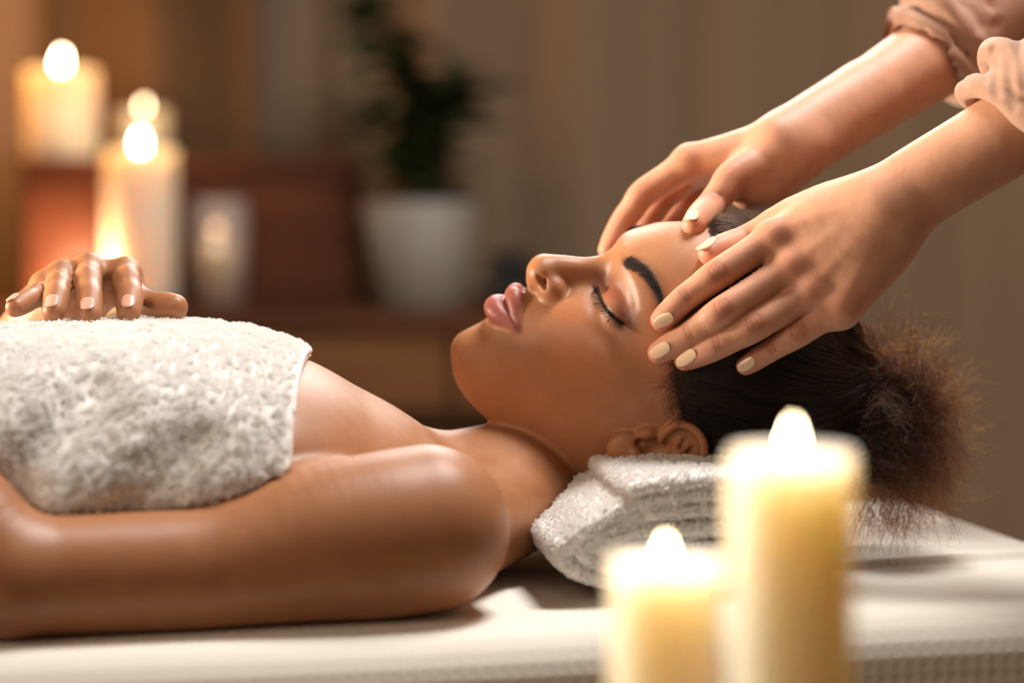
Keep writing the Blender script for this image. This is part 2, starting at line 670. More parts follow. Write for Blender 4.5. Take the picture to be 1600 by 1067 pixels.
def face_ops(Fd):
    both = lambda p: (np.array(p, float), mirror(p))
    # nose
    Fd.add(tube(H([(0, 24, 88.5), (0, 16, 90.8), (0, 5, 95.0), (0, -5, 101.0), (0, -14.5, 105.6)]), [6.2, 6.6, 8.0, 9.4, 11.0], 5), 9)
    for p in both((4.6, -16.5, 106.6)):
        Fd.add(ball(H(p), 8.6), 4)
    for s in (1, -1):
        Fd.add(ell(H((12.3 * s, -14.8, 96.2)), (6.9, 8.6, 9.6), rotm('Y', 18 * s) @ HR), 4.0)
    Fd.add(tube(H([(0, -20, 107.5), (0, -25.2, 102.5), (0, -27, 98)]), [4.6, 4.6, 5.2]), 5)
    for s in (1, -1):
        Fd.groove(H(np.array([(14.5, -4.5, 94.0), (19.4, -9.0, 89.5), (20.2, -16, 87.5), (17.0, -21.8, 90.5)]) * [s, 1, 1]), 2.9, -0.65)
        # soft fold from the nose wing to the mouth corner
        Fd.groove(H(np.array([(21, -18, 88), (26, -27, 88), (29.5, -37, 86.5)]) * [s, 1, 1]), 5.0, -0.9)
        # cheek and cheek bone, hollow under it
        Fd.bump(H((38 * s, -8, 80)), (17, 15, 16), 1.6, HR)
        Fd.bump(H((36 * s, 0, 80)), (13, 6, 8), 0.9, HR)
        Fd.bump(H((54 * s, 3, 58)), (12, 9, 15), 1.3, HR)
        Fd.bump(H((45 * s, -38, 62)), (13, 15, 20), -1.2, HR)
    # eye sockets, lids closed over the eyeballs, brow ridge
    for s in (1, -1):
        m = np.array([s, 1, 1])
        Fd.bump(H(np.array((17.5, 16, 82)) * m), (6.5, 8, 8), -3.0, HR)
        Fd.bump(H(np.array((34, 27, 81)) * m), (12, 5.5, 8), -1.2, HR)
        Fd.add(ell(H(np.array((31.0, 16.6, 68.0)) * m), (16.0, 10.6, 12.6), rotm('Y', 16 * s) @ HR), 6)
        Fd.groove(H(np.array([(12, 34, 95), (25, 39, 92), (38, 42, 85), (50, 40, 72)]) * m), 7.5, 0.9)
    # lips
    up = np.vstack([LIPU, mirror(LIPU[:-1])[::-1]]); lo = np.vstack([LIPL, mirror(LIPL[:-1])[::-1]])
    Fd.add(tube(H(up), LIPU_R + LIPU_R[-2::-1], 5), 4.0)
    Fd.add(tube(H(lo), LIPL_R + LIPL_R[-2::-1], 5), 4.0)
    for s in (1, -1):
        Fd.bump(H((27 * s, -43.5, 90)), (4, 4, 5), -1.2, HR)
        # crisp border of the lips
        Fd.groove(H(np.array([(23, -41.5, 93), (16, -38.2, 98.5), (9, -35, 103.5), (4.5, -33, 106), (0, -34.6, 106.5)]) * [s, 1, 1]), 1.2, 0.3)
    Fd.groove(H([(0, -27, 101), (0, -33, 105)]), 2.6, -1.0)                                # philtrum
    Fd.bump(H((0, -68, 102)), (16, 5.5, 8), -1.8, HR)                                      # fold above the chin
    Fd.bump(H((0, -88, 96)), (13, 10, 12), 2.2, HR)                                        # chin


CLIENT = Field()
CLIENT.add(Shape(lambda P: head_fn(P), HEAD_LO, HEAD_HI))
face_ops(CLIENT)
for s_ in (1, -1):
    add_ear(CLIENT, s_)


def on_face(uv):
    """pixels -> points on the face, head coords (near side)"""
    return cam_to_head(CLIENT.ray(uv))


SEAM = cam_to_head(CLIENT.drop(H(SEAM - [0, 0, 2.0]))[0])
CLIENT.groove(H(np.vstack([SEAM, mirror(SEAM[:-1])[::-1]])), 0.9, -1.2)
NOSTRIL = on_face([(838, 429), (844, 437), (849, 446)])
LASH = on_face([(932, 449), (935, 458), (941, 471), (950, 484), (961, 496), (974, 506)])
CREASE = on_face([(941, 436), (955, 427), (972, 431), (986, 450), (993, 478)])
BROW = on_face([(976, 407), (985, 413), (1000, 421), (1013, 432), (1024, 449), (1031, 466), (1034, 484)])
for s_ in (1, -1):
    m_ = np.array([s_, 1, 1])
    n_ = NOSTRIL * m_ + [0.0, 0.6, -1.2]
    CLIENT.cut(tube(H(n_ + [0, 0, -0.8]), [1.2, 1.9, 1.3], 4), 1.2)
    CLIENT.cut(tube(H(np.array([n_[1], [4.5 * s_, n_[1][1] + 8, n_[1][2] - 11]])), [2.0, 2.0], 2), 1.0)
    CLIENT.groove(H(LASH * m_), 0.95, -0.9)
    CLIENT.groove(H((LASH + [0.3, 2.0, 0.6]) * m_), 1.5, 0.7)
    CLIENT.groove(H(CREASE * m_), 2.6, -0.6)

# torso: squashed tube in the table frame (u, v*SQ, w)
SQ = 0.50
TOR = np.array([  # u, v, w centre, half thickness
    (-128, 0, 34, 32), (-158, 0, 41, 42), (-192, 0, 53, 54), (-224, 0, 62, 62), (-255, 0, 70, 70), (-290, 0, 74, 74.5), (-350, 0, 75, 75), (-420, 0, 74, 73), (-520, 0, 70, 66), (-640, 0, 72, 70), (-720, 0, 72, 70)], float)
_tc = spline(TOR, 9)


def torso_fn(P, grow=0.0):
    return chain_d(cam_to_tbl(P) * [1, SQ, 1], _tc[:, :3], _tc[:, 3]) - grow


T_LO = np.array([-820, -60, 1150.]); T_HI = np.array([-10, 190, 1720.])
BODY = Field()
BODY.add(Shape(lambda P: torso_fn(P) + 10 * np.clip((-cam_to_tbl(P)[..., 0] - 262) / 45, 0, 1), T_LO, T_HI))
notch = tpx(650, 655, 0)
# neck
BODY.add(tube([H((0, -28, -20)), H((0, -62, -23)), tbl(-116, 0, 48), tbl(-150, 0, 41)], [47, 39, 40, 43], 6), 12)
for s in (1, -1):
    # slope of the shoulders, collar bones
    BODY.add(tube([tbl(-98, 26 * s, 44), tbl(-142, 76 * s, 36), tbl(-176, 126 * s, 38)], [33, 32, 34], 5), 20)
    BODY.add(tube([tbl(-165, 16 * s, 81), tbl(-158, 58 * s, 73), tbl(-172, 110 * s, 68)], [4.5, 4.5, 5], 5), 14)
BODY.bump(notch, 8, -2.0)
# near (left) arm resting on the table, forearm folded back over the belly
SH = tbl(-181, -150, 48)
BODY.add(tube([SH, tpx(590, 838, -153), tpx(500, 850, -155), tpx(400, 872, -158), tpx(300, 889, -162), tpx(100, 897, -168), tpx(5, 897, -171)],
              [47.5, 47, 43.5, 37.5, 33.5, 32, 32], 5), 11)
ELB = tpx(5, 897, -171)
WR_L = tbl(-520, -50, 162)
BODY.add(tube([ELB, tpx(-75, 812, -158), tpx(-165, 720, -128), WR_L], [33, 35, 31, 23], 6), 9)
# far (right) arm
BODY.add(tube([tbl(-181, 150, 50), tbl(-250, 160, 46), tbl(-340, 178, 38), tbl(-410, 190, 36)], [47, 43, 34, 33], 6), 10)
WR_R = tbl(-356, 104, 172)
BODY.add(tube([tbl(-410, 190, 36), tbl(-400, 178, 90), tbl(-372, 140, 146), WR_R], [34, 34, 29, 23], 6), 8)
# legs under the towel and beyond the picture
for s in (1, -1):
    BODY.add(tube([tbl(-700, 62 * s, 72), tbl(-900, 66 * s, 66), tbl(-1080, 66 * s, 58), tbl(-1200, 66 * s, 52), tbl(-1420, 66 * s, 40)], [66, 62, 50, 44, 33], 4), 10)
    BODY.add(tube([tbl(-1420, 66 * s, 38), tbl(-1440, 70 * s, 90), tbl(-1436, 74 * s, 150)], [32, 26, 18], 4), 10)


def finger(pts, rad, n=5):
    return tube(pts, rad, n)


def hand_shape(W, fingers, thumb, rp=(15, 10.5), kf=5.0, kp=9.0, palm_extra=(), fr=(9.2, 8.4, 7.8, 6.6), scales=(1, 1.03, 0.98, 0.86), tr=(12, 11, 10, 8.2)):
    """W wrist centre; fingers = 4 lists MCP,PIP,DIP,TIP; thumb = CMC,MCP,IP,TIP (cam mm) -> Shape"""
    W = np.asarray(W, float)
    mc = [tube([W + (np.asarray(f[0]) - W) * 0.18, W + (np.asarray(f[0]) - W) * 0.6, f[0]], [rp[0], (rp[0] + rp[1]) / 2, rp[1] * s], 3) for f, s in zip(fingers, scales)]
    palm = blend(*mc, k=kp)
    web = [tube([fingers[i][0], fingers[i + 1][0]], [rp[1] * 0.85, rp[1] * 0.8], 2) for i in range(3)]
    palm = blend(palm, *web, k=5)
    if len(palm_extra):
        palm = blend(palm, *palm_extra, k=kp)
    fs = []
    for f, s in zip(fingers, scales):
        P = [np.asarray(q, float) for q in f]
        mids = [P[0], P[0] * .5 + P[1] * .5, P[1], P[1] * .5 + P[2] * .5, P[2], P[2] * .35 + P[3] * .65, P[3]]
        r = np.array([fr[0] * 1.06, fr[0] * 0.98, fr[1] * 1.04, fr[1] * 0.95, fr[2] * 1.01, fr[2] * 0.97, fr[3]]) * s
        fs.append(tube(mids, r, 4))
    T = [np.asarray(q, float) for q in thumb]
    th = tube([W * .55 + T[0] * .45, T[0], T[1], T[1] * .5 + T[2] * .5, T[2], T[2] * .4 + T[3] * .6, T[3]],
              [tr[0], tr[0], tr[1], tr[1] * .9, tr[2], tr[2] * 0.98, tr[3]], 4)

    def fn(P):
        pd = palm(P)
        pt = smin(pd, th(P), 8.0)
        d = pt
        for f in fs:
            d = np.minimum(d, smin(pd, f(P), kf))
        return d
    sh = [palm, th] + fs
    return Shape(fn, np.min([s.lo for s in sh], 0), np.max([s.hi for s in sh], 0))
# ---- hands of the woman on the table
def tp(*L):
    return [tpx(*q) for q in L]


RHAND = dict(
    index=tp((196, 430, 72), (199, 440, 36), (203, 463, 16), (201, 487, 1)),
    middle=tp((138, 424, 76), (137, 440, 38), (139, 465, 13), (139, 491, -4)),
    ring=tp((95, 436, 72), (91, 448, 38), (88, 464, 16), (84, 486, 2)),
    pinky=tp((68, 450, 66), (58, 462, 42), (42, 470, 27), (24, 480, 14)))
rthumb = tp((190, 452, 82), (212, 468, 48), (240, 479, 26), (273, 480, 12))
BODY.add(hand_shape(WR_R, list(RHAND.values()), rthumb, rp=(14, 9.8), fr=(8.6, 8.6, 8.4, 7.4), tr=(11, 10, 9.5, 8.2), scales=(1, 1.0, 0.95, 0.84)), 8)
BODY.add(hand_shape(WR_L, [[tbl(-505 - 14 * i, 18 - 3 * abs(i - 1), 164), tbl(-503 - 15 * i, 50 - 4 * abs(i - 1), 167), tbl(-502 - 16 * i, 70 - 5 * abs(i - 1), 159), tbl(-501 - 16 * i, 88 - 6 * abs(i - 1), 150)] for i in range(4)],
                    [tbl(-500, -25, 162), tbl(-484, 5, 161), tbl(-474, 25, 158), tbl(-468, 42, 155)]), 8)
for i_, nm in enumerate(('index', 'middle', 'ring', 'pinky')):
    f_ = RHAND[nm]
    for j_, am in ((0, 1.6), (1, 0.9)):
        BODY.bump(f_[j_] + [0, -9, -2], 6, am)
BODY.clip(lambda P: 0.4 - cam_to_tbl(P)[..., 2], 3.0)
BODY.lo, BODY.hi = np.array([-900, -120, 1050.]), np.array([160, 260, 1760.])
CLIENT.add(BODY, 4)
# ---- mesh of the woman
XS = axis([(-1020, -320, 7), (-320, -200, 1.7), (-200, -60, 2.2), (-60, 120, 1.05), (120, 260, 2.2)])
YS = axis([(-75, 100, 1.25), (100, 215, 2.2)])
ZS = axis([(1100, 1270, 5), (1270, 1400, 2.4), (1400, 1560, 1.3), (1560, 1760, 3.2)])
V, Q = polygonise(CLIENT, XS, YS, ZS)
me = mesh_from('body', to_world(V), Q)


def sstep(x, a, b):
    t = np.clip((x - a) / (b - a), 0, 1); return t * t * (3 - 2 * t)


def client_tint(V):
    base = srgb(170, 116, 79)
    c = np.tile(base, (len(V), 1))
    h = cam_to_head(V)
    near = (np.abs(h) < 160).all(1)
    hh = h[near]; cc = c[near]
    ax = hh * [1, 1, 1]; ax[:, 0] = np.abs(ax[:, 0])

    def mixin(m, col):
        cc[:] = cc * (1 - m[:, None]) + np.asarray(col) * m[:, None]
    mixin(0.35 * np.exp(-((ax - [40, -12, 78]) / [22, 16, 24]) ** 2 @ np.ones(3)), srgb(196, 112, 84))
    # eye shadow
    C = spline((LASH[:5] + CREASE) / 2, 5)
    mixin(0.75 * np.exp(-(curve_d(ax, C) / 7.5) ** 2), srgb(132, 68, 52))
    mixin(0.6 * np.exp(-(np.linalg.norm(ax - (LASH[-1] + [1, 4, -1]), axis=1) / 8.5) ** 2), srgb(84, 44, 34))  # outer corner: dark shading painted into the make-up tint
    # lips
    lu = np.full(len(ax), BIG)
    for L, r in ((LIPU, LIPU_R), (LIPL, LIPL_R)):
        K = spline(np.c_[L, r], 5)
        for i in range(len(K) - 1):
            lu = np.minimum(lu, seg_d(ax, K[i, :3], K[i + 1, :3], K[i, 3], K[i + 1, 3]))
    K = spline(SEAM, 6)
    lu = np.minimum(lu, chain_d(ax, K, 2.2))
    mixin(0.9 * (1 - sstep(lu, 0.2, 1.5)), srgb(154, 84, 74))
    mixin(0.55 * np.exp(-(curve_d(ax, K) / 1.1) ** 2), srgb(92, 40, 36))
    # eye liner
    mixin(np.exp(-(curve_d(ax, spline(LASH, 6)) / 1.35) ** 4), srgb(32, 20, 16))
    # brow powder under the hairs
    mixin(0.6 * np.exp(-(curve_d(ax, spline(BROW, 5)) / 3.4) ** 4), srgb(64, 40, 28))
    c[near] = cc
    return c


attr_color(me, 'tint', client_tint(V))
SKIN_C = skin_mat('client_skin', 0.43)
client = thing('person', 'woman with closed eyes lying on her back on the massage table', 'person', tbl_world((-500, 0, 0)))
body = link('body', me, SKIN_C, client)
print('client verts', len(V))

# ---------------------------------------------------------------- hair
def strands(name, pts, r0, r1, mat, parent, **props):
    """pts: N x n x 3 in cam mm -> one hair curves object"""
    pts = np.asarray(pts, float); N, n = pts.shape[:2]
    hc = bpy.data.hair_curves.new(name)
    hc.add_curves([n] * N)
    hc.position_data.foreach_set('vector', to_world(pts).astype(np.float32).ravel())
    ra = hc.attributes.new('radius', 'FLOAT', 'POINT') if 'radius' not in hc.attributes else hc.attributes['radius']
    rr = np.broadcast_to(np.linspace(r0, r1, n), (N, n)) * 0.001
    ra.data.foreach_set('value', np.ascontiguousarray(rr, np.float32).ravel())
    return link(name, hc, mat, parent, **props)


def hair_mat(name, melanin, red, rough=0.3, tint=None):
    m = bpy.data.materials.new(name); m.use_nodes = True
    nt = m.node_tree
    h = nt.nodes.new('ShaderNodeBsdfHairPrincipled')
    h.parametrization = 'MELANIN'
    h.inputs['Melanin'].default_value = melanin
    h.inputs['Melanin Redness'].default_value = red
    h.inputs['Roughness'].default_value = rough
    h.inputs['Radial Roughness'].default_value = 0.4
    h.inputs['Random Color'].default_value = 0.3
    nt.links.new(h.outputs[0], nt.nodes['Material Output'].inputs['Surface'])
    return m


HAIR_M = hair_mat('dark_hair', 0.88, 0.55)
PUFF_M = hair_mat('curly_hair', 0.78, 0.85)
BROW_M = mat_new('brow_hair', srgb(34, 22, 16), 0.55, 0.3)[0]
CAP_M, nt_, b_ = mat_new('hair_base', srgb(26, 18, 13), 0.6, 0.25)

HL_Y = np.array([-120, -60, -30, -12, 4, 14, 20, 27, 36, 50, 65, 78, 86, 91, 96, 140.])
HL_Z = np.array([-80, -55, -40, -32, -24, -18, -8, 18, 31, 40, 48, 57, 68, 77, 95, 140.])


def hairline(h):
    """>0 inside the hair (mm, roughly)"""
    return np.interp(h[..., 1], HL_Y, HL_Z) - h[..., 2]


TIE = px(1318, 590, 1545.0)
PUFF_C = px(1392, 668, 1545.0)
HAIR = Field([60, -150, 1380], [420, 220, 1720])
HAIR.add(Shape(lambda P: head_fn(P, 2.6), HEAD_LO, HEAD_HI + [40, 20, 20]))
HAIR.clip(lambda P: -hairline(cam_to_head(P)) * 0.6 + 2.0, 5.0)
HAIR.add(ell(px(1310, 600, 1545.), (24, 34, 36)), 18)
HAIR.add(ell(PUFF_C - [6, 0, 0], (22, 38, 30)), 10)
V2, Q2 = polygonise(HAIR, axis([(70, 360, 2.2)]), axis([(-90, 190, 2.2)]), axis([(1430, 1680, 2.6)]))
link('hair_cap', mesh_from('hair_cap', to_world(V2), Q2), CAP_M, client)


def sample_tris(V, Q, n, mask=None):
    q = Q if mask is None else Q[mask]
    a, b, c, d = (V[q[:, i]] for i in range(4))
    ar = np.linalg.norm(np.cross(b - a, d - a), axis=1)
    i = rng.choice(len(q), n, p=ar / ar.sum())
    u, v = rng.random((2, n, 1))
    return a[i] * (1 - u) * (1 - v) + b[i] * u * (1 - v) + c[i] * u * v + d[i] * (1 - u) * v


def unit(v):
    return v / (np.linalg.norm(v, axis=-1, keepdims=True) + 1e-9)


def combed(R, target, field, steps, length, lift, wave):
    """strands that start at R and run over the surface of field towards target"""
    P = R.copy(); out = [P.copy()]
    ph = rng.random((len(R), 1)) * 6.28; L = length / steps
    side = unit(rng.normal(size=R.shape))
    for k in range(1, steps):
        g = field.grad(P)
        d = target - P; dist = np.linalg.norm(d, axis=1, keepdims=True)
        t = d / (dist + 1e-9); t = unit(t - g * (t * g).sum(1, keepdims=True))
        P = P + t * np.minimum(L, dist * 0.5)
        P = P - field.grad(P) * (field(P) - lift)[:, None]
        s = np.cross(g, t)
        out.append(P + s * np.sin(ph + k * 0.9) * wave)
    return np.stack(out, 1)


fc = V2[Q2].mean(1); hl = hairline(cam_to_head(fc))
front_side = (hl < 60) & (fc[:, 0] < 330)
roots = sample_tris(V2, Q2, 3800)
roots = roots[(np.linalg.norm(roots - PUFF_C, axis=1) > 45)]
lift_ = rng.random(len(roots)) * 1.6 + 0.2
S1 = combed(roots, TIE, HAIR, 13, rng.uniform(50, 110, (len(roots), 1)), lift_, 0.5)
# strands from the hair line, growing out of the skin
rl = sample_tris(V, Q, 60000, ((np.abs(hairline(cam_to_head(V[Q[:, 0]])) - 1) < 9) & (np.abs(cam_to_head(V[Q[:, 0]])) < 150).all(1)
                               & (head_fn(V[Q[:, 0]]) < 2.5) & (cam_to_head(V[Q[:, 0]])[:, 1] > 12) & (cam_to_head(V[Q[:, 0]])[:, 0] > -40)))[:2600]
UN = Field(); UN.add(Shape(lambda P: head_fn(P, 0.3), HEAD_LO, HEAD_HI)); UN.add(HAIR, 4)
S2 = combed(rl, TIE, UN, 13, rng.uniform(25, 90, (len(rl), 1)), rng.random(len(rl)) * 1.5, 0.7)
strands('hair_strands', np.concatenate([S1, S2]), 0.11, 0.05, HAIR_M, client, kind='stuff')
# short loose hairs along the temple and the hair line
hb = cam_to_head(rl); b0 = rl[(hb[:, 1] < 44) & (hb[:, 1] > 18) & (hb[:, 0] > 0)][:520]
n_ = UN.grad(b0)
dirs = unit(rng.normal(size=b0.shape) * 0.55 + unit(px(960, 640, 1490) - px(1080, 600, 1500)) * 0.5 + n_ * 0.25)
dirs = unit(dirs - n_ * np.minimum((dirs * n_).sum(1, keepdims=True), 0))
baby = [b0]; P_ = b0.copy(); ax_ = unit(rng.normal(size=b0.shape) + n_ * 1.2); Lb = rng.uniform(0.9, 2.2, (len(b0), 1))
for k in range(11):
    dirs = unit(dirs + np.cross(ax_, dirs) * 0.22 + rng.normal(size=b0.shape) * 0.06)
    P_ = P_ + dirs * Lb
    dd = UN(P_); P_ = P_ + UN.grad(P_) * np.maximum(0.4 - dd, 0)[:, None]
    baby.append(P_.copy())
strands('baby_hairs', np.stack(baby, 1), 0.06, 0.025, HAIR_M, client, kind='stuff')

# the curly tied puff: clumps of strands that share their curl
NCL, PER = 520, 16
NP = NCL * PER; nst = 34
rep = lambda a: np.repeat(a, PER, 0)
d0 = unit(rng.normal(size=(NCL, 3)) + np.array([1.0, 0.45, 0.0]))
g0 = PUFF_C + unit(rng.normal(size=(NCL, 3)) + np.array([0.45, 0.12, 0])) * np.array([50, 70, 52]) * rng.uniform(0.55, 1.16, (NCL, 1)) * rng.uniform(0.85, 1.1, (NCL, 1))
P_ = TIE + np.array([8, 10, 0]) + rep(rng.normal(size=(NCL, 3)) * [8, 16, 13]) + rng.normal(size=(NP, 3)) * 1.5
goal = rep(g0) + rng.normal(size=(NP, 3)) * rng.choice([2.2, 6.0], (NP, 1), p=[0.7, 0.3])
a0 = unit(np.cross(d0, rng.normal(size=(NCL, 3)))); c0 = np.cross(d0, a0)
d0, a_, c_ = rep(d0), rep(a0), rep(c0)
t = np.linspace(0, 1, nst)[None, :, None]
ctrl = PUFF_C * 0.5 + TIE * 0.5 + d0 * 42
base = P_[:, None] * (1 - t) ** 2 + 2 * ctrl[:, None] * t * (1 - t) + goal[:, None] * t ** 2
w = rep(rng.uniform(15, 30, (NCL, 1)))[:, None] + rng.uniform(-0.8, 0.8, (NP, 1, 1)); ph = rep(rng.random((NCL, 1)) * 6.28)[:, None] + rng.normal(size=(NP, 1, 1)) * 0.35
am = rep(rng.uniform(1.4, 3.4, (NCL, 1)))[:, None] * np.minimum(t * 2.5, 1)
base = base + a_[:, None] * np.sin(w * t + ph) * am + c_[:, None] * np.cos(w * t * 0.93 + ph) * am + np.cumsum(rng.normal(size=(NP, nst, 3)) * 0.75, 1) * t
strands('hair_puff', base, 0.10, 0.05, PUFF_M, client, kind='stuff')
# wispy ends hanging to the sheet and standing off the puff
NW = 900
b = PUFF_C + unit(rng.normal(size=(NW, 3)) + np.array([0.5, 0.5, 0])) * np.array([42, 60, 44])
b[:170] = px(1390, 790, 1540) + rng.normal(size=(170, 3)) * [16, 5, 14]
d = unit(b - PUFF_C + rng.normal(size=b.shape) * 10); d[:170] = unit(rng.normal(size=(170, 3)) * 0.5 + [0.45, 0.55, 0])
ax_ = unit(rng.normal(size=b.shape)); L = rng.uniform(1.3, 3.1, (NW, 1)); out = [b.copy()]
cu = rng.uniform(0.12, 0.55, (NW, 1))
for k in range(15):
    d = unit(d + np.cross(ax_, d) * cu + rng.normal(size=b.shape) * 0.12); b = b + d * L
    out.append(b.copy())
strands('loose_curls', np.stack(out, 1), 0.07, 0.03, PUFF_M, client, kind='stuff')


# eyebrows and lashes, left (near) side and its mirror image
def on_skin(h, lift=0.1):
    """head coords -> cam point on the skin and its normal"""
    P, g = CLIENT.drop(H(h), 8)
    return P + g * lift, g


def brow(side):
    C = spline(BROW, 8)
    n = 620
    t = rng.random(n) ** 0.92
    i = t * (len(C) - 1.001); k = i.astype(int); f = (i - k)[:, None]
    p = C[k] * (1 - f) + C[k + 1] * f
    tan = unit(C[np.minimum(k + 1, len(C) - 1)] - C[k])
    half = np.interp(t, [0, 0.12, 0.55, 0.8, 1], [2.9, 4.0, 3.5, 2.2, 0.7])
    off = rng.uniform(-1, 1, n)
    m = np.array([side, 1, 1])
    root, g = on_skin(p * m, 0)
    T = unit((tan * m) @ RH.T)
    up = unit(np.cross(g, T)) * side
    updir = np.sign((up * (np.array([0, 1, 0]) @ RH.T)).sum(1, keepdims=True)); up = up * updir
    root = root + up * (off * half)[:, None]
    root, g = CLIENT.drop(root, 4)
    lean = np.interp(t, [0, 0.15, 0.5, 1], [1.5, 0.75, 0.25, 0.0])[:, None] - off[:, None] * 0.45
    D = unit(T + up * lean + rng.normal(size=T.shape) * 0.12)
    L = rng.uniform(3.5, 6.5, (n, 1)) * np.interp(t, [0, 1], [1, 0.75])[:, None]
    s = np.linspace(0, 1, 5)[None, :, None]
    pts = root[:, None] + D[:, None] * L[:, None] * s + g[:, None] * (0.15 + 0.9 * np.sin(s * 2.6)) * 0.8 + (T - up * 0.6)[:, None] * s ** 2 * 0.9
    return strands('eyebrow', pts, 0.13, 0.04, BROW_M, client)


def lashes(side):
    C = spline(LASH, 8)
    n = 120
    t = np.linspace(0.04, 1, n); i = t * (len(C) - 1.001); k = i.astype(int); f = (i - k)[:, None]
    p = C[k] * (1 - f) + C[k + 1] * f
    m = np.array([side, 1, 1])
    root, g = on_skin(p * m, 0)
    T = unit(((C[np.minimum(k + 1, len(C) - 1)] - C[k]) * m) @ RH.T)
    dn = unit(np.array([0, -1.0, 0.15]) @ RH.T)
    dn = unit(dn - g * (dn * g).sum(1, keepdims=True))
    D = unit(dn * 0.9 + g * 0.75 + T * np.interp(t, [0, 1], [-0.35, 0.6])[:, None] + rng.normal(size=T.shape) * 0.1)
    L = (np.interp(t, [0, 0.3, 0.75, 1], [4.5, 6.5, 8, 6.5]) * rng.uniform(0.8, 1.1, n))[:, None]
    s = np.linspace(0, 1, 7)[None, :, None]
    curl = unit(g + np.array([0, 0.8, 0]) @ RH.T)
    pts = root[:, None] + D[:, None] * L[:, None] * s + curl[:, None] * (s ** 2) * 3.0
    return strands('eyelashes', pts, 0.17, 0.04, BROW_M, client)


for s_ in (1, -1):
    brow(s_); lashes(s_)

# ---------------------------------------------------------------- the therapist
def wc(x, y, z):
    return to_cam((x, y, z))


SURF = Field(); SURF.add(CLIENT); SURF.add(HAIR)


def on(u, v, lift):
    """point above the lying woman's head under a pixel, lifted towards the camera"""
    P = SURF.ray((u, v))[0]
    return P * ((np.linalg.norm(P) - lift) / np.linalg.norm(P))


NW_ = px(1398, 314, 1453)
NF = [
    [px(1209, 372, 1462), on(1118, 431, 12.5), on(1068, 468, 9.0), on(1034, 500, 7.2)],
    [px(1236, 418, 1456), on(1128, 488, 12.0), on(1074, 526, 8.6), on(1030, 551, 7.0)],
    [px(1266, 458, 1452), px(1176, 512, 1447), on(1117, 543, 9.6), on(1070, 562, 7.0)],
    [px(1312, 482, 1450), px(1244, 524, 1452), px(1201, 549, 1455), px(1165, 571, 1457)]]
NT = [px(1302, 325, 1470), px(1222, 346, 1481), px(1163, 377, 1484), on(1110, 396, 6.0)]
FW_ = px(1244, 222, 1562)
FF = [
    [px(1078, 252, 1574), px(1005, 303, 1578), px(973, 347, 1580), px(951, 390, 1578)],
    [px(1100, 262, 1592), px(1040, 305, 1600), px(1008, 350, 1600), px(984, 395, 1594)],
    [px(1125, 268, 1608), px(1075, 315, 1616), px(1044, 358, 1614), px(1022, 398, 1606)],
    [px(1150, 272, 1620), px(1110, 318, 1626), px(1086, 352, 1624), px(1068, 384, 1616)]]
FT = [px(1195, 252, 1553), px(1146, 276, 1541), px(1112, 320, 1532), on(1084, 351, 5.0)]

THER = Field()
N_EL = px(1398, 314, 1453) + unit(np.array([75, -45, -12.])) * 248
F_EL = FW_ + unit(np.array([102, -63.5, 78.])) * 248
SH_N, SH_F = wc(0.52, 1.42, 1.36), wc(0.52, 1.76, 1.36)


def arm(W, EL, SHO, perp, r):
    a = unit(EL - W)
    f = [W + a * q for q in (0, 30, 80, 130, 190)]
    main = tube(f + [EL], [r[0], r[1], r[2], r[3], r[4], r[5]], 6)
    wr = tube([W + perp * 8 - a * 12, W + perp * 7 + a * 25, W + perp * 3 + a * 70], [15.5, 17.5, 20], 4)
    wr2 = tube([W - perp * 8 - a * 12, W - perp * 7 + a * 25, W - perp * 3 + a * 70], [15.5, 17.5, 20], 4)
    upper = tube([EL, EL * 0.6 + SHO * 0.4, SHO], [30, 38, 44], 4)
    return blend(main, wr, wr2, upper, k=10)


pn = unit(np.array([0.48, 0.87, -0.1])); pf = unit(np.array([0.55, 0.83, 0.0]))
THER.add(arm(NW_, N_EL, SH_N, pn, [18, 20, 24, 27, 29, 29]))
ths = [tube([NW_ * 0.7 + NT[0] * 0.3, NT[0], NT[0] * 0.3 + NT[1] * 0.7], [15, 15, 11], 4),
       tube([NW_ + pn * 10, px(1385, 392, 1456), NF[3][0]], [17, 16, 11], 4),
       tube([px(1330, 330, 1462), px(1262, 350, 1466)], [17, 13], 3)]
THER.add(hand_shape(NW_, NF, NT, rp=(17, 11), palm_extra=ths, kp=11, fr=(9.8, 9.2, 8.2, 7.0), tr=(13, 10.8, 9.6, 7.6), scales=(1, 1.02, 0.97, 0.85)), 9)
THER.add(arm(FW_, F_EL, SH_F, pf, [18, 20, 25, 28, 29, 29]), 4)
thf = [tube([FW_ + pf * 4, px(1200, 285, 1560), px(1168, 296, 1552)], [17, 17, 13], 4),
       tube([px(1210, 275, 1585), px(1160, 290, 1600)], [17, 14], 3)]
THER.add(hand_shape(FW_, FF, FT, rp=(16, 11), palm_extra=thf, kp=11, fr=(9.6, 9.0, 8.2, 7.0), tr=(13.5, 11.0, 9.4, 7.6), scales=(1, 1.0, 0.96, 0.85)), 9)
# knuckles, tendons, skin folds over the joints of the near hand, tendon to the thumb
back_n = unit(np.array([0.05, -0.35, -0.93]))
CREASES = []
HANDS = Field(); HANDS.ops = list(THER.ops)


def crease(pts, sig, amp):
    P = HANDS.drop(np.array(pts), 8)[0]
    CREASES.append((P, sig, amp))


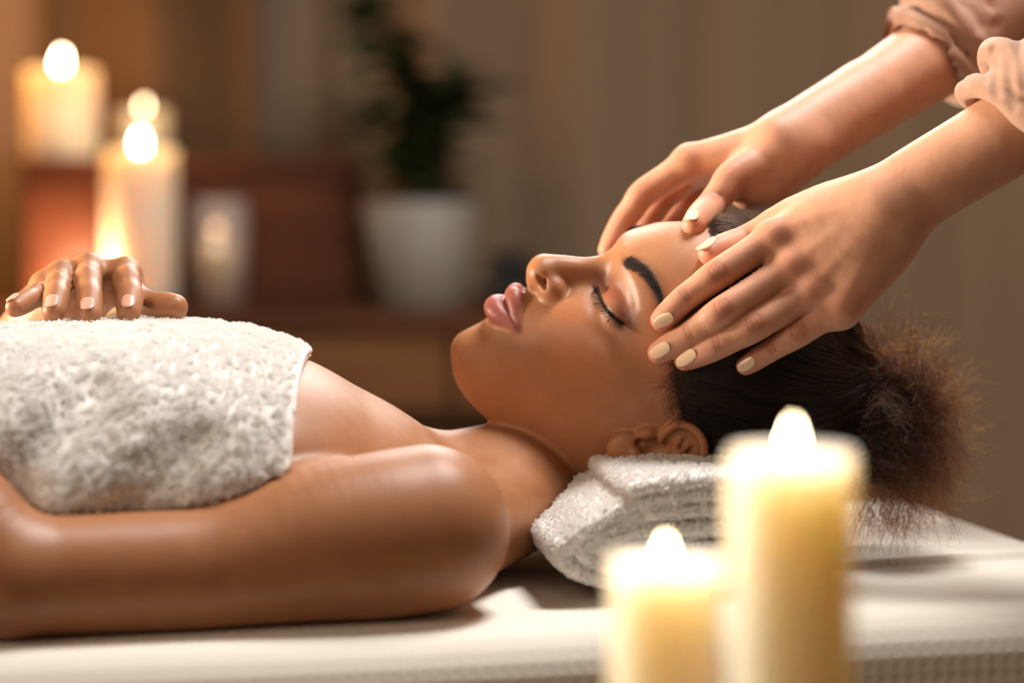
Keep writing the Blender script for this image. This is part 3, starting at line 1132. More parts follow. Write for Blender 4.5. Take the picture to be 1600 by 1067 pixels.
for i_, f_ in enumerate(NF):
    THER.bump(f_[0] + back_n * 9, 8, 2.2)
    THER.bump(f_[1] + back_n * 7, 5.5, 0.8)
    THER.bump((f_[0] + NF[i_ + 1][0]) / 2 * 0.93 + NW_ * 0.07 + back_n * 8, 8.5, -0.7) if i_ < 3 else None
    t_ = unit(f_[2] - f_[1]); s_ = unit(np.cross(t_, back_n))
    top = f_[1] + back_n * 8.6
    for off in (-3.4, -1.1, 1.3, 3.6):
        crease([top + t_ * off - s_ * 5, top + t_ * (off * 1.3), top + t_ * off + s_ * 5], 1.0, -0.6)
    t_ = unit(f_[3] - f_[2]); s_ = unit(np.cross(t_, back_n)); top = f_[2] + back_n * 7.4
    for off in (-1.2, 1.2):
        crease([top + t_ * off - s_ * 4, top + t_ * (off * 1.2), top + t_ * off + s_ * 4], 0.9, -0.45)
    THER.groove([f_[0] * 0.85 + NW_ * 0.15 + back_n * 11, f_[0] * 0.5 + NW_ * 0.5 + back_n * 13, f_[0] * 0.2 + NW_ * 0.8 + back_n * 14], 3.2, 0.8)
for o_ in (-4.5, -1.5, 1.5, 4.5):
    t_ = unit(FT[3] - FT[2]); s_ = unit(np.cross(t_, np.array([-0.3, -0.5, -0.8]))); top = FT[2] + np.array([-1.5, -3.5, -7.5])
    crease([top + t_ * o_ - s_ * 5, top + t_ * (o_ * 1.2), top + t_ * o_ + s_ * 5], 1.0, -0.55)
for P_, sg_, am_ in CREASES:
    THER.groove(P_, sg_, am_)
# trunk, neck and a plain head above the picture
THER.add(tube([wc(0.56, 1.58, 0.85), wc(0.51, 1.58, 1.05), wc(0.50, 1.59, 1.25), wc(0.535, 1.59, 1.36)], [105, 95, 100, 70], 4), 20)
THER.add(tube([SH_N, wc(0.53, 1.59, 1.40), SH_F], [46, 52, 46], 4), 25)
THER.add(tube([wc(0.535, 1.59, 1.38), wc(0.50, 1.59, 1.52)], [50, 46], 3), 20)
T_HC = wc(0.485, 1.59, 1.58)
_fw = unit(np.array([-0.85, 0.52, 0.0])); _lf = np.array([0, 0, -1.0]); _up = np.cross(_fw, _lf)
T_HR = np.stack([_lf, _up, _fw], 1)


def t_head(P, grow=0.0):
    return head_fn(head_to_cam((P - T_HC) @ T_HR), grow)


THER.add(Shape(t_head, T_HC - 150, T_HC + 150), 10)
NOSE_T = [T_HC + T_HR @ np.array(q, float) for q in ((0, 22, 89), (0, 5, 95), (0, -14, 105))]
THER.add(tube(NOSE_T, [6, 8, 11], 4), 8)

XT = axis([(50, 260, 1.25), (260, 345, 2.4), (345, 660, 9)])
YT = axis([(-760, -260, 9), (-260, -165, 2.6), (-165, 25, 1.25), (25, 260, 9)])
ZT = axis([(1350, 1390, 6), (1390, 1435, 4), (1435, 1500, 1.6), (1500, 1640, 2.0), (1640, 1840, 6)])
V3, Q3 = polygonise(THER, XT, YT, ZT)


def ther_tint(V):
    c = np.tile(srgb(205, 152, 123), (len(V), 1))
    red = np.zeros(len(V))
    for f in NF + FF + [NT[1:], FT[1:]]:
        red = np.maximum(red, 0.55 * np.exp(-(np.linalg.norm(V - (f[1] + back_n * 8), axis=1) / 8) ** 2))
        red = np.maximum(red, 0.35 * np.exp(-(np.linalg.norm(V - (f[2] + back_n * 7), axis=1) / 6) ** 2))
        red = np.maximum(red, 0.6 * np.exp(-(np.linalg.norm(V - f[-1], axis=1) / 11) ** 2))
        red = np.maximum(red, 0.45 * np.exp(-(np.linalg.norm(V - (f[0] + back_n * 8), axis=1) / 11) ** 2))
    c = c * (1 - red[:, None]) + srgb(202, 124, 98) * red[:, None]
    lines = np.full(len(V), 50.0)
    near = (V[:, 0] < 260) & (V[:, 1] > -165)
    Vn = V[near]; dl = lines[near]
    for P, _, _ in CREASES:
        C = spline(P, 3)
        m = np.all((Vn > C.min(0) - 4) & (Vn < C.max(0) + 4), axis=1)
        dl[m] = np.minimum(dl[m], curve_d(Vn[m], C))
    lines[near] = dl
    k = 0.45 * np.exp(-(lines / 0.85) ** 2)[:, None]
    return c * (1 - k) + srgb(120, 66, 50) * k


SKIN_T = skin_mat('therapist_skin', 0.5)
me = mesh_from('body', to_world(V3), Q3)
attr_color(me, 'tint', ther_tint(V3))
ther = thing('person', 'massage therapist in a rolled-sleeve dusty pink tunic, both hands on the lying woman\'s temples', 'person', (0.56, 1.58, 0.0))
link('body', me, SKIN_T, ther)


def value_noise(P, cell, seed):
    """cheap smooth lattice noise, -1..1"""
    q = P / cell; i = np.floor(q).astype(np.int64); f = q - i; f = f * f * (3 - 2 * f)
    out = 0
    for a in (0, 1):
        for b in (0, 1):
            for c in (0, 1):
                h = ((i[..., 0] + a) * 73856093) ^ ((i[..., 1] + b) * 19349663) ^ ((i[..., 2] + c) * 83492791) ^ (seed * 2654435761)
                h = ((h ^ (h >> 13)) * 1274126177) & 0xFFFFFF
                w = (f[..., 0] if a else 1 - f[..., 0]) * (f[..., 1] if b else 1 - f[..., 1]) * (f[..., 2] if c else 1 - f[..., 2])
                out = out + w * (h / float(0x7FFFFF) - 1)
    return out


# ---- tunic with rolled cuffs
CL = Field()


def sleeve(C, A, B, EL, SHO, r0):
    """C centre of the opening, A and B the two half axes of the rolled cuff"""
    nrm = unit(np.cross(A, B)); nrm = nrm * np.sign(nrm @ (EL - C))
    S = tube([C + nrm * 14, C * 0.5 + EL * 0.5 + nrm * 8, EL, EL * 0.6 + SHO * 0.4, SHO], [r0 - 5, r0 + 3, r0 + 7, r0 + 10, 56], 6)
    th = np.linspace(0, 2 * np.pi, 25)
    ring = [C + A * math.cos(t) + B * math.sin(t) + nrm * (3.0 * math.sin(3 * t + 1)) for t in th]
    roll = tube(ring, [7.5 + 1.2 * math.sin(2 * t) for t in th], 3)
    ring2 = [C + (A * math.cos(t) + B * math.sin(t)) * 1.0 + nrm * (21 + 5.0 * math.sin(2 * t + 2)) for t in th]
    roll2 = tube(ring2, [8.5 + 1.5 * math.sin(3 * t + 1) for t in th], 3)
    CL.add(S, 6)
    CL.clip(lambda P: np.where(np.linalg.norm(P - C, axis=-1) < 90, 6.0 - (P - C) @ nrm, -BIG), 3)
    CL.add(roll, 3.5); CL.add(roll2, 4.5)
    return nrm


CN = px(1608, 190, 1437)
AN = np.array([-30, -19.5, 2.]); BN = np.array([14, 10, -33.])
CF = px(1460, 90, 1643)
AF = np.array([31, 26, 4.]); BF = np.array([2, -4, -31.])
CL.add(tube([wc(0.56, 1.58, 0.72), wc(0.53, 1.58, 0.90), wc(0.475, 1.58, 1.10), wc(0.49, 1.59, 1.25), wc(0.535, 1.59, 1.345)], [128, 122, 122, 120, 84], 5))
CL.add(tube([SH_N, wc(0.53, 1.59, 1.385), SH_F], [58, 62, 58], 4), 22)
n1 = sleeve(CN, AN, BN, N_EL, SH_N, 42)
n2 = sleeve(CF, AF, BF, F_EL, SH_F, 42)
for C_, A_, B_, n_ in ((CN, AN, BN, n1), (CF, AF, BF, n2)):
    for k_ in range(9):
        r_ = np.random.default_rng(k_ + 40)
        a0 = r_.uniform(0, 6.28); w0 = r_.uniform(20, 75)
        pts = [C_ + (A_ * math.cos(a0 + j * 0.28) + B_ * math.sin(a0 + j * 0.28)) * 1.3 + n_ * (w0 + j * r_.uniform(6, 15)) for j in range(4)]
        CL.groove(pts, r_.uniform(3.0, 5.5), r_.uniform(-2.6, -1.2))
for uv_, sg_, am_ in ((((1556, 84), (1554, 110), (1558, 148)), 2.2, -2.2), (((1534, 105), (1541, 127)), 1.8, -1.6), (((1566, 78), (1575, 100), (1583, 168)), 2.8, -2.2), (((1590, 70), (1598, 110), (1604, 150)), 3.0, -1.8),
                      (((1445, 50), (1475, 72), (1496, 108), (1510, 130)), 2.6, -2.4), (((1420, 14), (1461, 20), (1490, 45), (1520, 100)), 3.2, -2.4), (((1500, 6), (1520, 18), (1534, 40)), 3.0, -2.2), (((1545, 5), (1556, 40), (1552, 80)), 3.5, -2.2), (((1530, 60), (1545, 75)), 3.0, 1.6)):
    P_ = CL.ray(uv_, 1300.0, 1900.0)
    if P_[:, 2].max() < 1850:
        CL.groove(P_, sg_, am_)
CL.ops.append(('bump', Shape(lambda P: -1.0 * value_noise(P, 24.0, 11) - 0.5 * value_noise(P, 11.0, 12), [250, -440, 1380], [420, 0, 1840]), 0, None))
CL.cut(THER, 1.0, 1.2)
V4, Q4 = polygonise(CL, axis([(255, 350, 1.7), (350, 680, 8)]), axis([(-430, -250, 8), (-250, -80, 1.7), (-80, 330, 8)]), axis([(1335, 1385, 6), (1385, 1520, 2.5), (1520, 1850, 4)]))
FAB, nt_, b_ = mat_new('tunic_fabric', srgb(172, 134, 113), 0.9, 0.2)
nz = noise_tex(nt_, 900, 3, 0.7); add_bump(nt_, b_, nz.outputs['Fac'], 0.35, 0.0006)
b_.inputs['Sheen Weight'].default_value = 0.25
link('tunic', mesh_from('tunic', to_world(V4), Q4), FAB, ther)
# trousers, shoes and tied hair, outside the picture
TR = Field()
TR.add(tube([wc(0.56, 1.58, 0.80), wc(0.55, 1.58, 0.92)], [112, 108], 3))
for s_ in (-1, 1):
    TR.add(tube([wc(0.56, 1.58 + 0.07 * s_, 0.80), wc(0.56, 1.58 + 0.09 * s_, 0.45), wc(0.55, 1.58 + 0.09 * s_, 0.09)], [82, 62, 52], 4), 20)
V5, Q5 = polygonise(TR, axis([(340, 700, 10)]), axis([(-40, 880, 10)]), axis([(1330, 1800, 10)]))
link('trousers', mesh_from('trousers', to_world(V5), Q5), mat_new('trouser_fabric', srgb(90, 74, 66), 0.9, 0.2)[0], ther)
TH_ = Field(); TH_.add(Shape(lambda P: t_head(P, 4.0), T_HC - 160, T_HC + 160))
TH_.clip(lambda P: -hairline((P - T_HC) @ T_HR) * 0.6 + 2, 5)
V6, Q6 = polygonise(TH_, axis([(T_HC[0] - 150, T_HC[0] + 150, 6)]), axis([(T_HC[1] - 160, T_HC[1] + 160, 6)]), axis([(T_HC[2] - 110, T_HC[2] + 110, 6)]))
link('hair', mesh_from('hair', to_world(V6), Q6), CAP_M, ther)
for s_ in (-1, 1):
    sf = Field(); p_ = lambda dx: (0.55 + dx, 1.58 + 0.09 * s_, 0.035)
    sf.add(tube([wc(*p_(0.05)), wc(*p_(-0.08)), wc(*p_(-0.15))], [36, 35, 28], 4)); sf.clip(lambda P: -(to_world(P)[..., 2] - 0.002) * 1000, 2)
    c_ = wc(*p_(-0.05))
    Vs, Qs = polygonise(sf, axis([(c_[0] - 160, c_[0] + 160, 8)]), axis([(c_[1] - 80, c_[1] + 80, 8)]), axis([(c_[2] - 80, c_[2] + 80, 8)]))
    link('shoe', mesh_from('shoe', to_world(Vs), Qs), mat_new('shoe_leather', srgb(60, 50, 46), 0.6)[0], ther)


# ---- finger nails
def nail(c, t, n, a, b, rc, mat, parent, field, name='fingernail'):
    """curved plate: c near the skin, t towards the finger tip, n outwards, half sizes a x b, curvature radius rc"""
    n = unit(n - t * (n @ t) / (t @ t)); t = unit(t); s = np.cross(t, n)
    # seat the plate: height of the skin along n, a straight line fitted from the nail root to its middle
    us = np.array([-0.9, -0.5, -0.1, 0.25])
    P0 = c + t * (us * a)[:, None]; hgt = np.full(4, 8.0)
    for _ in range(60):
        hgt = hgt - np.clip(field(P0 + n * hgt[:, None]), -2, 2) * 0.8
    sl, h0 = np.polyfit(us, hgt, 1)
    m, k = 13, 9
    top = []
    for i in range(m):
        u = math.sin((-1 + 2 * i / (m - 1)) * math.pi / 2)
        w = max(0.0, 1 - abs(u) ** 2.4) ** 0.5 if u > 0 else max(0.0, 1 - abs(u) ** 3.6) ** 0.5
        for j in range(k):
            ph = (-1 + 2 * j / (k - 1)) * max(w, 0.04) * b / rc
            top.append(c + t * (u * a) + s * (rc * math.sin(ph)) - n * (rc * (1 - math.cos(ph))) + n * (h0 + sl * u + 0.75 - 0.35 * max(u, 0) ** 2))
    top = np.array(top); bot = top - n * 0.9
    Vv = np.vstack([top, bot]); N = m * k; q = []
    for i in range(m - 1):
        for j in range(k - 1):
            A = i * k + j
            q.append((A, A + 1, A + k + 1, A + k)); q.append((N + A, N + A + k, N + A + k + 1, N + A + 1))
    ring = [j for j in range(k)] + [i * k + k - 1 for i in range(1, m)] + [(m - 1) * k + j for j in range(k - 2, -1, -1)] + [i * k for i in range(m - 2, 0, -1)]
    for A, B in zip(ring, ring[1:] + ring[:1]):
        q.append((A, N + A, N + B, B))
    link(name, mesh_from(name, to_world(Vv), np.array(q)), mat, parent)


NAIL_T = mat_new('cream_nail_varnish', srgb(236, 203, 168), 0.25, 0.6)[0]
NAIL_T.node_tree.nodes['Principled BSDF'].inputs['Coat Weight'].default_value = 0.4
NAIL_C = mat_new('natural_nail', srgb(226, 170, 148), 0.25, 0.6)[0]


def nail_at(field, a, b, wid, ln, nrm, mat, parent, rc=5.5):
    """nail whose root and tip lie at pixels a and b"""
    d = field.ray([((a[0] * 0.6 + b[0] * 0.4), (a[1] * 0.6 + b[1] * 0.4))])[0][2]
    A, B = px(a[0], a[1], d), px(b[0], b[1], d)
    t = B - A; t[2] += ln
    n = unit(np.asarray(nrm, float) * 0.35 + field.grad(((A + B) / 2)[None])[0] * 0.65); n = unit(n - t * (n @ t) / (t @ t))
    nail(px((a[0] + b[0]) / 2, (a[1] + b[1]) / 2, d) - n * 4, t, n, np.linalg.norm(t) / 2, wid, rc, mat, parent, field)


for a_, b_, w_ in (((1051, 493), (1023, 508), 4.1), ((1046, 539), (1016, 556), 4.3), ((1087, 550), (1056, 569), 4.1), ((1178, 561), (1153, 578), 3.7)):
    nail_at(THER, a_, b_, w_, 2.0, (0.12, -0.12, -1), NAIL_T, ther, 7.6)
for T_, n_, a_ in ((NT, (-0.30, -0.85, -0.35), 7.0), (FT, (-0.25, -0.70, -0.65), 6.0)):
    tt = unit(T_[3] - T_[2])
    nail(T_[3] + tt * 2.5, tt, np.array(n_), a_, 4.8, 7.4, NAIL_T, ther, THER)
# the lying woman's far hand
for f_, w_, n_ in ((RHAND['index'], 4.6, (0.05, -0.7, -0.75)), (RHAND['middle'], 4.8, (0.0, -0.7, -0.75)), (RHAND['ring'], 4.4, (-0.1, -0.75, -0.7)), (RHAND['pinky'], 3.6, (-0.4, -0.75, -0.5))):
    t_ = unit(f_[3] - f_[2]); n_ = np.array(n_, float); n_ = unit(n_ - t_ * (n_ @ t_))
    nail(f_[3] - t_ * 0.5, t_, n_, 5.2, w_, 7.8, NAIL_C, client, CLIENT)
print('therapist verts', len(V3), len(V4))

# ---------------------------------------------------------------- towels
TERRY, nt_, b_ = mat_new('terry_cloth', srgb(238, 234, 230), 0.95, 0.1)
nz = noise_tex(nt_, 500, 3, 0.7); add_bump(nt_, b_, nz.outputs['Fac'], 0.5, 0.0015)
PILE = bpy.data.materials.new('terry_pile'); PILE.use_nodes = True
nt_ = PILE.node_tree; nt_.nodes.remove(nt_.nodes['Principled BSDF'])
d_ = nt_.nodes.new('ShaderNodeBsdfDiffuse'); t_ = nt_.nodes.new('ShaderNodeBsdfTranslucent'); m_ = nt_.nodes.new('ShaderNodeMixShader')
d_.inputs['Color'].default_value = t_.inputs['Color'].default_value = (0.92, 0.905, 0.885, 1)
m_.inputs[0].default_value = 0.4
nt_.links.new(d_.outputs[0], m_.inputs[1]); nt_.links.new(t_.outputs[0], m_.inputs[2]); nt_.links.new(m_.outputs[0], nt_.nodes['Material Output'].inputs['Surface'])


TOWEL = Field([-800, -120, 1100], [0, 260, 1760])
TOWEL.add(Shape(lambda P: torso_fn(P, 7.0), T_LO - 30, T_HI + 30))
tw = lambda *uv: TOWEL.ray(uv)
TOWEL.groove(tw((150, 615), (105, 665), (62, 715), (30, 765)), 15, -13)
TOWEL.groove(tw((205, 622), (150, 660), (100, 715), (70, 790)), 13, 7)
TOWEL.groove(tw((300, 690), (245, 745), (215, 800)), 15, -5)
TOWEL.groove(tw((330, 640), (250, 620), (170, 580)), 30, 3)
TOWEL.groove(tw((60, 600), (20, 640), (-30, 660)), 16, 6)
TOWEL.ops.append(('bump', Shape(lambda P: -0.7 * value_noise(P, 7.0, 3) - 0.5 * value_noise(P, 3.6, 8), [-420, -120, 1250], [0, 260, 1600]), 0, None))
TOWEL.clip(lambda P: (lambda q: q[..., 0] - (-221 - 0.24 * np.abs(q[..., 1])))(cam_to_tbl(P)), 2.0)
TOWEL.clip(lambda P: -820 - cam_to_tbl(P)[..., 0], 2.0)
TOWEL.clip(lambda P: 0.6 - cam_to_tbl(P)[..., 2], 2.0)
TOWEL.cut(BODY, 1.0, 0.8)
XW = axis([(-900, -330, 9), (-330, -110, 1.5)]); YW = axis([(-40, 130, 1.5), (130, 190, 4)]); ZW = axis([(1100, 1270, 8), (1270, 1520, 1.9), (1520, 1720, 5)])
Vw, Qw = polygonise(TOWEL, XW, YW, ZW)
towel = link('bath_towel', mesh_from('bath_towel', to_world(Vw), Qw), TERRY, None, label="white fluffy bath towel wrapped around the lying woman's chest", category='towel')
# smooth woven border along the hem
hem_pts = []
for v_ in np.linspace(-128, 100, 60):
    a_ = tbl(-224 - 0.24 * abs(v_), v_, 260); dn = tbl(0, 0, 0) - tbl(0, 0, 1)
    P_ = a_.copy()
    for _ in range(60):
        dd = float(torso_fn(P_[None], 5.0)[0]); P_ = P_ + dn * dd * 0.8
        if dd < 0.05: break
    hem_pts.append(P_)
HEM = Field(); HEM.add(tube(hem_pts, 3.6, 2)); HEM.cut(BODY, 1.0, 0.8)
Vh, Qh = polygonise(HEM, axis([(-200, -80, 1.2)]), axis([(-20, 100, 1.2)]), axis([(1330, 1620, 1.8)]))
link('hem', mesh_from('hem', to_world(Vh), Qh), TERRY, towel)


def pile(name, V, Q, field, mask, n_tuft, per, length, r, parent, droop=0.0, curl=1.0):
    """looped terry pile: tufts of short curled fibres on the masked faces"""
    R = sample_tris(V, Q, n_tuft, mask)
    g = field.grad(R)
    keep = R * 1.0
    hgt = length * (0.75 + 0.35 * value_noise(R, 7.0, 5) + rng.uniform(-0.2, 0.25, len(R)))
    lean = unit(rng.normal(size=R.shape)) * 0.55
    R = np.repeat(R, per, 0); g = np.repeat(g, per, 0); hgt = np.repeat(hgt, per)[:, None]; lean = np.repeat(lean, per, 0)
    n = len(R)
    root = R + unit(rng.normal(size=(n, 3))) * rng.random((n, 1)) * 0.8
    d = unit(g + lean + rng.normal(size=(n, 3)) * 0.38 + np.array([0, droop, 0]))
    s = unit(np.cross(d, rng.normal(size=(n, 3))))
    pts = [root - g * 0.5]
    for k, (a, b) in enumerate(((0.35, 0.10), (0.70, 0.30), (0.95, 0.62), (0.98, 0.98), (0.72, 1.2)), 1):
        pts.append(root + d * hgt * a + s * hgt * 0.55 * b * curl + rng.normal(size=(n, 3)) * 0.10)
    return strands(name, np.stack(pts, 1), r, r * 0.8, PILE, parent, kind='stuff')


fw = Vw[Qw].mean(1)
gw = np.cross(Vw[Qw[:, 1]] - Vw[Qw[:, 0]], Vw[Qw[:, 3]] - Vw[Qw[:, 0]]); gw = unit(gw)
hemd = cam_to_tbl(fw); hemd = -221 - 0.24 * np.abs(hemd[:, 1]) - hemd[:, 0]
maskw = (fw[:, 0] > -325) & ((gw * unit(fw)).sum(1) < 0.35) & (hemd > 3.0)
pile('towel_pile', Vw, Qw, TOWEL, maskw, 26000, 10, 2.9, 0.14, towel, 0.1, 1.3)

# rolled towel under the neck
t_ = np.linspace(0, 1, 110)
phi = np.pi * 0.62 - t_ * 2 * np.pi * 3.15
inset = 5.2 + t_ * 27.5
def supe(a, p): return np.sign(a) * np.abs(a) ** p
cu = (91 - inset * 1.12) * supe(np.cos(phi), 0.94) - 26 + 4 * t_
cw = np.maximum(37.5 - inset, 2.5) * supe(np.sin(phi), 0.92) + 38 + 1.6 * np.sin(phi * 2.3 + 1) * t_ + (cu + 26) * 0.05
cw = np.where((cu < -60), cw - (-(cu + 60)) * 0.22 * (cw > 36), cw)
SPIR = np.c_[cu, cw]
VN, VF = -153.0, 175.0


def roll_fn(P):
    q = cam_to_tbl(P)
    s = np.c_[SPIR, np.zeros(len(SPIR))]
    p2 = q * [1, 1, 1]
    w = 1.5 * np.sin(q[..., 1] / 31.0)
    p2 = np.stack([q[..., 0] - 0.10 * (q[..., 1] + 150) , q[..., 2] + w * 0.4, np.zeros(q.shape[:-1])], -1)
    d = chain_d(p2, s, 4.5 + 0.5 * np.sin(np.arange(len(s)) * 0.48))
    end = np.maximum(VN + 2.0 * value_noise(P, 18.0, 4) - q[..., 1], q[..., 1] - VF)
    return smax(d, end, 5.0)


ROLL = Field([-100, -60, 1330], [330, 190, 1780])
ROLL.add(Shape(roll_fn, [-100, -60, 1330], [330, 190, 1780]))
ROLL.clip(lambda P: 0.5 - cam_to_tbl(P)[..., 2], 2)
ROLL.cut(CLIENT, 1.0, 0.8)
ROLL.cut(HAIR, 1.0, 0.8)
Vr, Qr = polygonise(ROLL, axis([(-50, 220, 1.5)]), axis([(55, 185, 1.5)]), axis([(1345, 1440, 1.7), (1440, 1730, 4)]))
roll = link('rolled_towel', mesh_from('rolled_towel', to_world(Vr), Qr), TERRY, None, label="white towel rolled up as a pillow under the woman's neck", category='towel')
fr_ = Vr[Qr].mean(1)
gr = unit(np.cross(Vr[Qr[:, 1]] - Vr[Qr[:, 0]], Vr[Qr[:, 3]] - Vr[Qr[:, 0]]))
pile('towel_pile', Vr, Qr, ROLL, ((gr * unit(fr_)).sum(1) < 0.4) & (fr_[:, 2] < 1520), 15000, 8, 1.9, 0.13, roll, 0.0, 0.6)

# ---------------------------------------------------------------- massage table and its waffle sheet
U0, U1, VNE, VFA = -1650.0, 256.0, -203.0, 215.0
def grade(segs):
    out = []
    for a, b, h in segs:
        n = max(1, int(round((b - a) / h))); out.append(np.linspace(a, b, n, endpoint=False))
    return np.concatenate(out + [[segs[-1][1]]])


def drape(A, B, off=0.0, r=28.0):
    ca, cb = np.minimum(A, U1), np.clip(B, VNE, VFA)
    da, db = np.maximum(A - U1, 0), B - cb
    ds = np.hypot(da, db); s = np.maximum(ds, 1e-6)
    ang = np.minimum(ds / r, np.pi / 2)
    hh = r * np.sin(ang); vv = r * (1 - np.cos(ang)) + np.maximum(ds - r * np.pi / 2, 0)
    nx, nz = np.sin(ang), np.cos(ang)
    dx, dy = da / s, db / s
    P = np.stack([ca + dx * (hh + off * nx), cb + dy * (hh + off * nx), -vv + off * nz], -1)
    return P, ds


ag = grade([(U0, -480, 12), (-480, U1 + 90, 1.25), (U1 + 90, U1 + 330, 6)])
bg = grade([(VNE - 330, VNE - 150, 7), (VNE - 150, VNE, 1.25), (VNE, VFA, 2.5), (VFA, VFA + 330, 8)])
A_, B_ = np.meshgrid(ag, bg, indexing='ij')
_, ds = drape(A_, B_)
CELL = 8.4
wav = np.abs(np.sin(np.pi * A_ / CELL)) * np.abs(np.sin(np.pi * (B_ - VNE + 30) / CELL))
amp = np.where(ds > 0, 0.2 + 0.4 * sstep(ds, 18, 48), 0.2)
off = -amp * wav ** 0.8
# creases of the sheet beside the pillow
crease = lambda c, w: np.exp(-((B_ - c) / w) ** 2)
lim = sstep(A_, 40, 110)
off += lim * (3.2 * crease(-52 + 0.10 * (A_ - 160), 7) - 1.6 * crease(-63 + 0.10 * (A_ - 160), 6) + 2.2 * crease(5 - 0.15 * (A_ - 160), 10) * sstep(A_, 60, 130))
off += 1.6 * np.sin(A_ / 83.0 + 1) * np.exp(-((B_ - VNE + 20) / 40) ** 2)
Ps, _ = drape(A_, B_, off)
na, nb = A_.shape
idx = np.arange(na * nb).reshape(na, nb)
Qs = np.stack([idx[:-1, :-1], idx[1:, :-1], idx[1:, 1:], idx[:-1, 1:]], -1).reshape(-1, 4)
SHEET, nt_, b_ = mat_new('waffle_cotton', srgb(232, 226, 214), 0.9, 0.15)
nz = noise_tex(nt_, 1200, 2, 0.6); add_bump(nt_, b_, nz.outputs['Fac'], 0.3, 0.0006)
sheet = link('bed_sheet', mesh_from('bed_sheet', tbl_world(Ps.reshape(-1, 3)), Qs), SHEET, None, label='white waffle-weave sheet draped over the massage table', category='sheet')


def box_mesh(name, c, s, mat, parent=None, bevel=0.004, rot=None, **props):
    bm = bmesh.new()
    bmesh.ops.create_cube(bm, size=1)
    bmesh.ops.scale(bm, vec=s, verts=bm.verts)
    if bevel:
        bmesh.ops.bevel(bm, geom=list(bm.edges), offset=bevel, segments=2, affect='EDGES')
    if rot is not None:
        bmesh.ops.rotate(bm, cent=(0, 0, 0), matrix=Matrix.Rotation(rot, 3, 'Z'), verts=bm.verts)
    bmesh.ops.translate(bm, vec=c, verts=bm.verts)
    me = bpy.data.meshes.new(name); bm.to_mesh(me); bm.free()
    return link(name, me, mat, parent, **props)


def lathe(name, prof, mat, parent=None, seg=40, c=(0, 0, 0), wob=None, **props):
    """solid of revolution; prof = (radius, z) list"""
    vs, fs = [], []
    n = len(prof)
    for i in range(seg):
        a = 2 * math.pi * i / seg
        for j, (r, z) in enumerate(prof):
            k = 1.0 if wob is None else wob(a, j)
            vs.append((c[0] + r * k * math.cos(a), c[1] + r * k * math.sin(a), c[2] + z))
    for i in range(seg):
        for j in range(n - 1):
            a, b = i * n + j, ((i + 1) % seg) * n + j
            fs.append((a, b, b + 1, a + 1))
    me = bpy.data.meshes.new(name); me.from_pydata(vs, [], fs); me.update()
    me.polygons.foreach_set('use_smooth', np.ones(len(me.polygons), bool))
    return link(name, me, mat, parent, **props)


WOOD_D, nt_, b_ = mat_new('dark_walnut', None, 0.55, 0.3)
nz = noise_tex(nt_, 6, 5, 0.6, stretch=(0.6, 6, 9))
rp = ramp(nt_, nz.outputs['Fac'], [(0.3, srgb(62, 34, 18)), (0.55, srgb(96, 54, 28)), (0.75, srgb(118, 70, 36))])
nt_.links.new(rp.outputs['Color'], b_.inputs['Base Color'])
WOOD_M, nt_, b_ = mat_new('brown_oak', None, 0.5, 0.3)
nz = noise_tex(nt_, 5, 5, 0.6, stretch=(0.5, 6, 14))
rp = ramp(nt_, nz.outputs['Fac'], [(0.3, srgb(92, 58, 32)), (0.55, srgb(128, 84, 48)), (0.75, srgb(150, 102, 60))])
nt_.links.new(rp.outputs['Color'], b_.inputs['Base Color'])
VINYL = mat_new('cream_vinyl', srgb(214, 200, 180), 0.5, 0.4)[0]
_tc0 = tbl_world((0, 0, 0))
table = thing('massage_table', 'padded massage table hidden under the white waffle sheet', 'table', (float(_tc0[0]) - 0.6, float(_tc0[1]), 0.0))


def tblbox(name, u, v, w, su, sv, sw, mat, bevel):
    o = box_mesh(name, (0, 0, 0), (su / 1000, sv / 1000, sw / 1000), mat, None, bevel / 1000, YAW)
    p = tbl_world((u, v, w))
    for vv in o.data.vertices:
        vv.co = vv.co + Vector(p)
    o.parent = table; o.matrix_parent_inverse = table.matrix_basis.inverted()
    return o


um = (U0 + U1) / 2
tblbox('mattress_pad', um + 4, 6, -38, U1 - U0 + 30, VFA - VNE + 44, 70, VINYL, 22)
tblbox('frame', um, 6, -98, U1 - U0 - 60, VFA - VNE - 40, 48, WOOD_M, 5)
for uu in (U0 + 160, U1 - 140):
    for vv_ in (VNE + 40, VFA - 30):
        tblbox('leg', uu, vv_, -436, 46, 46, 628, WOOD_M, 4)
tblbox('stretcher', um, 6, -560, U1 - U0 - 280, 40, 40, WOOD_M, 4)

# ---------------------------------------------------------------- candles
WAX, nt_, b_ = mat_new('cream_wax', srgb(250, 232, 208), 0.5, 0.35)
b_.inputs['Subsurface Weight'].default_value = 0.85
b_.inputs['Subsurface Radius'].default_value = (1.0, 0.66, 0.40)
b_.inputs['Subsurface Scale'].default_value = 0.065
WICK = mat_new('charred_wick', srgb(28, 22, 18), 0.9, 0.1)[0]


def flame_mat(power, col=(1.0, 0.76, 0.44)):
    m = bpy.data.materials.new('flame'); m.use_nodes = True
    nt = m.node_tree
    nt.nodes.remove(nt.nodes['Principled BSDF'])
    e = nt.nodes.new('ShaderNodeEmission'); e.inputs['Color'].default_value = (*col, 1); e.inputs['Strength'].default_value = power
    nt.links.new(e.outputs[0], nt.nodes['Material Output'].inputs['Surface'])
    return m


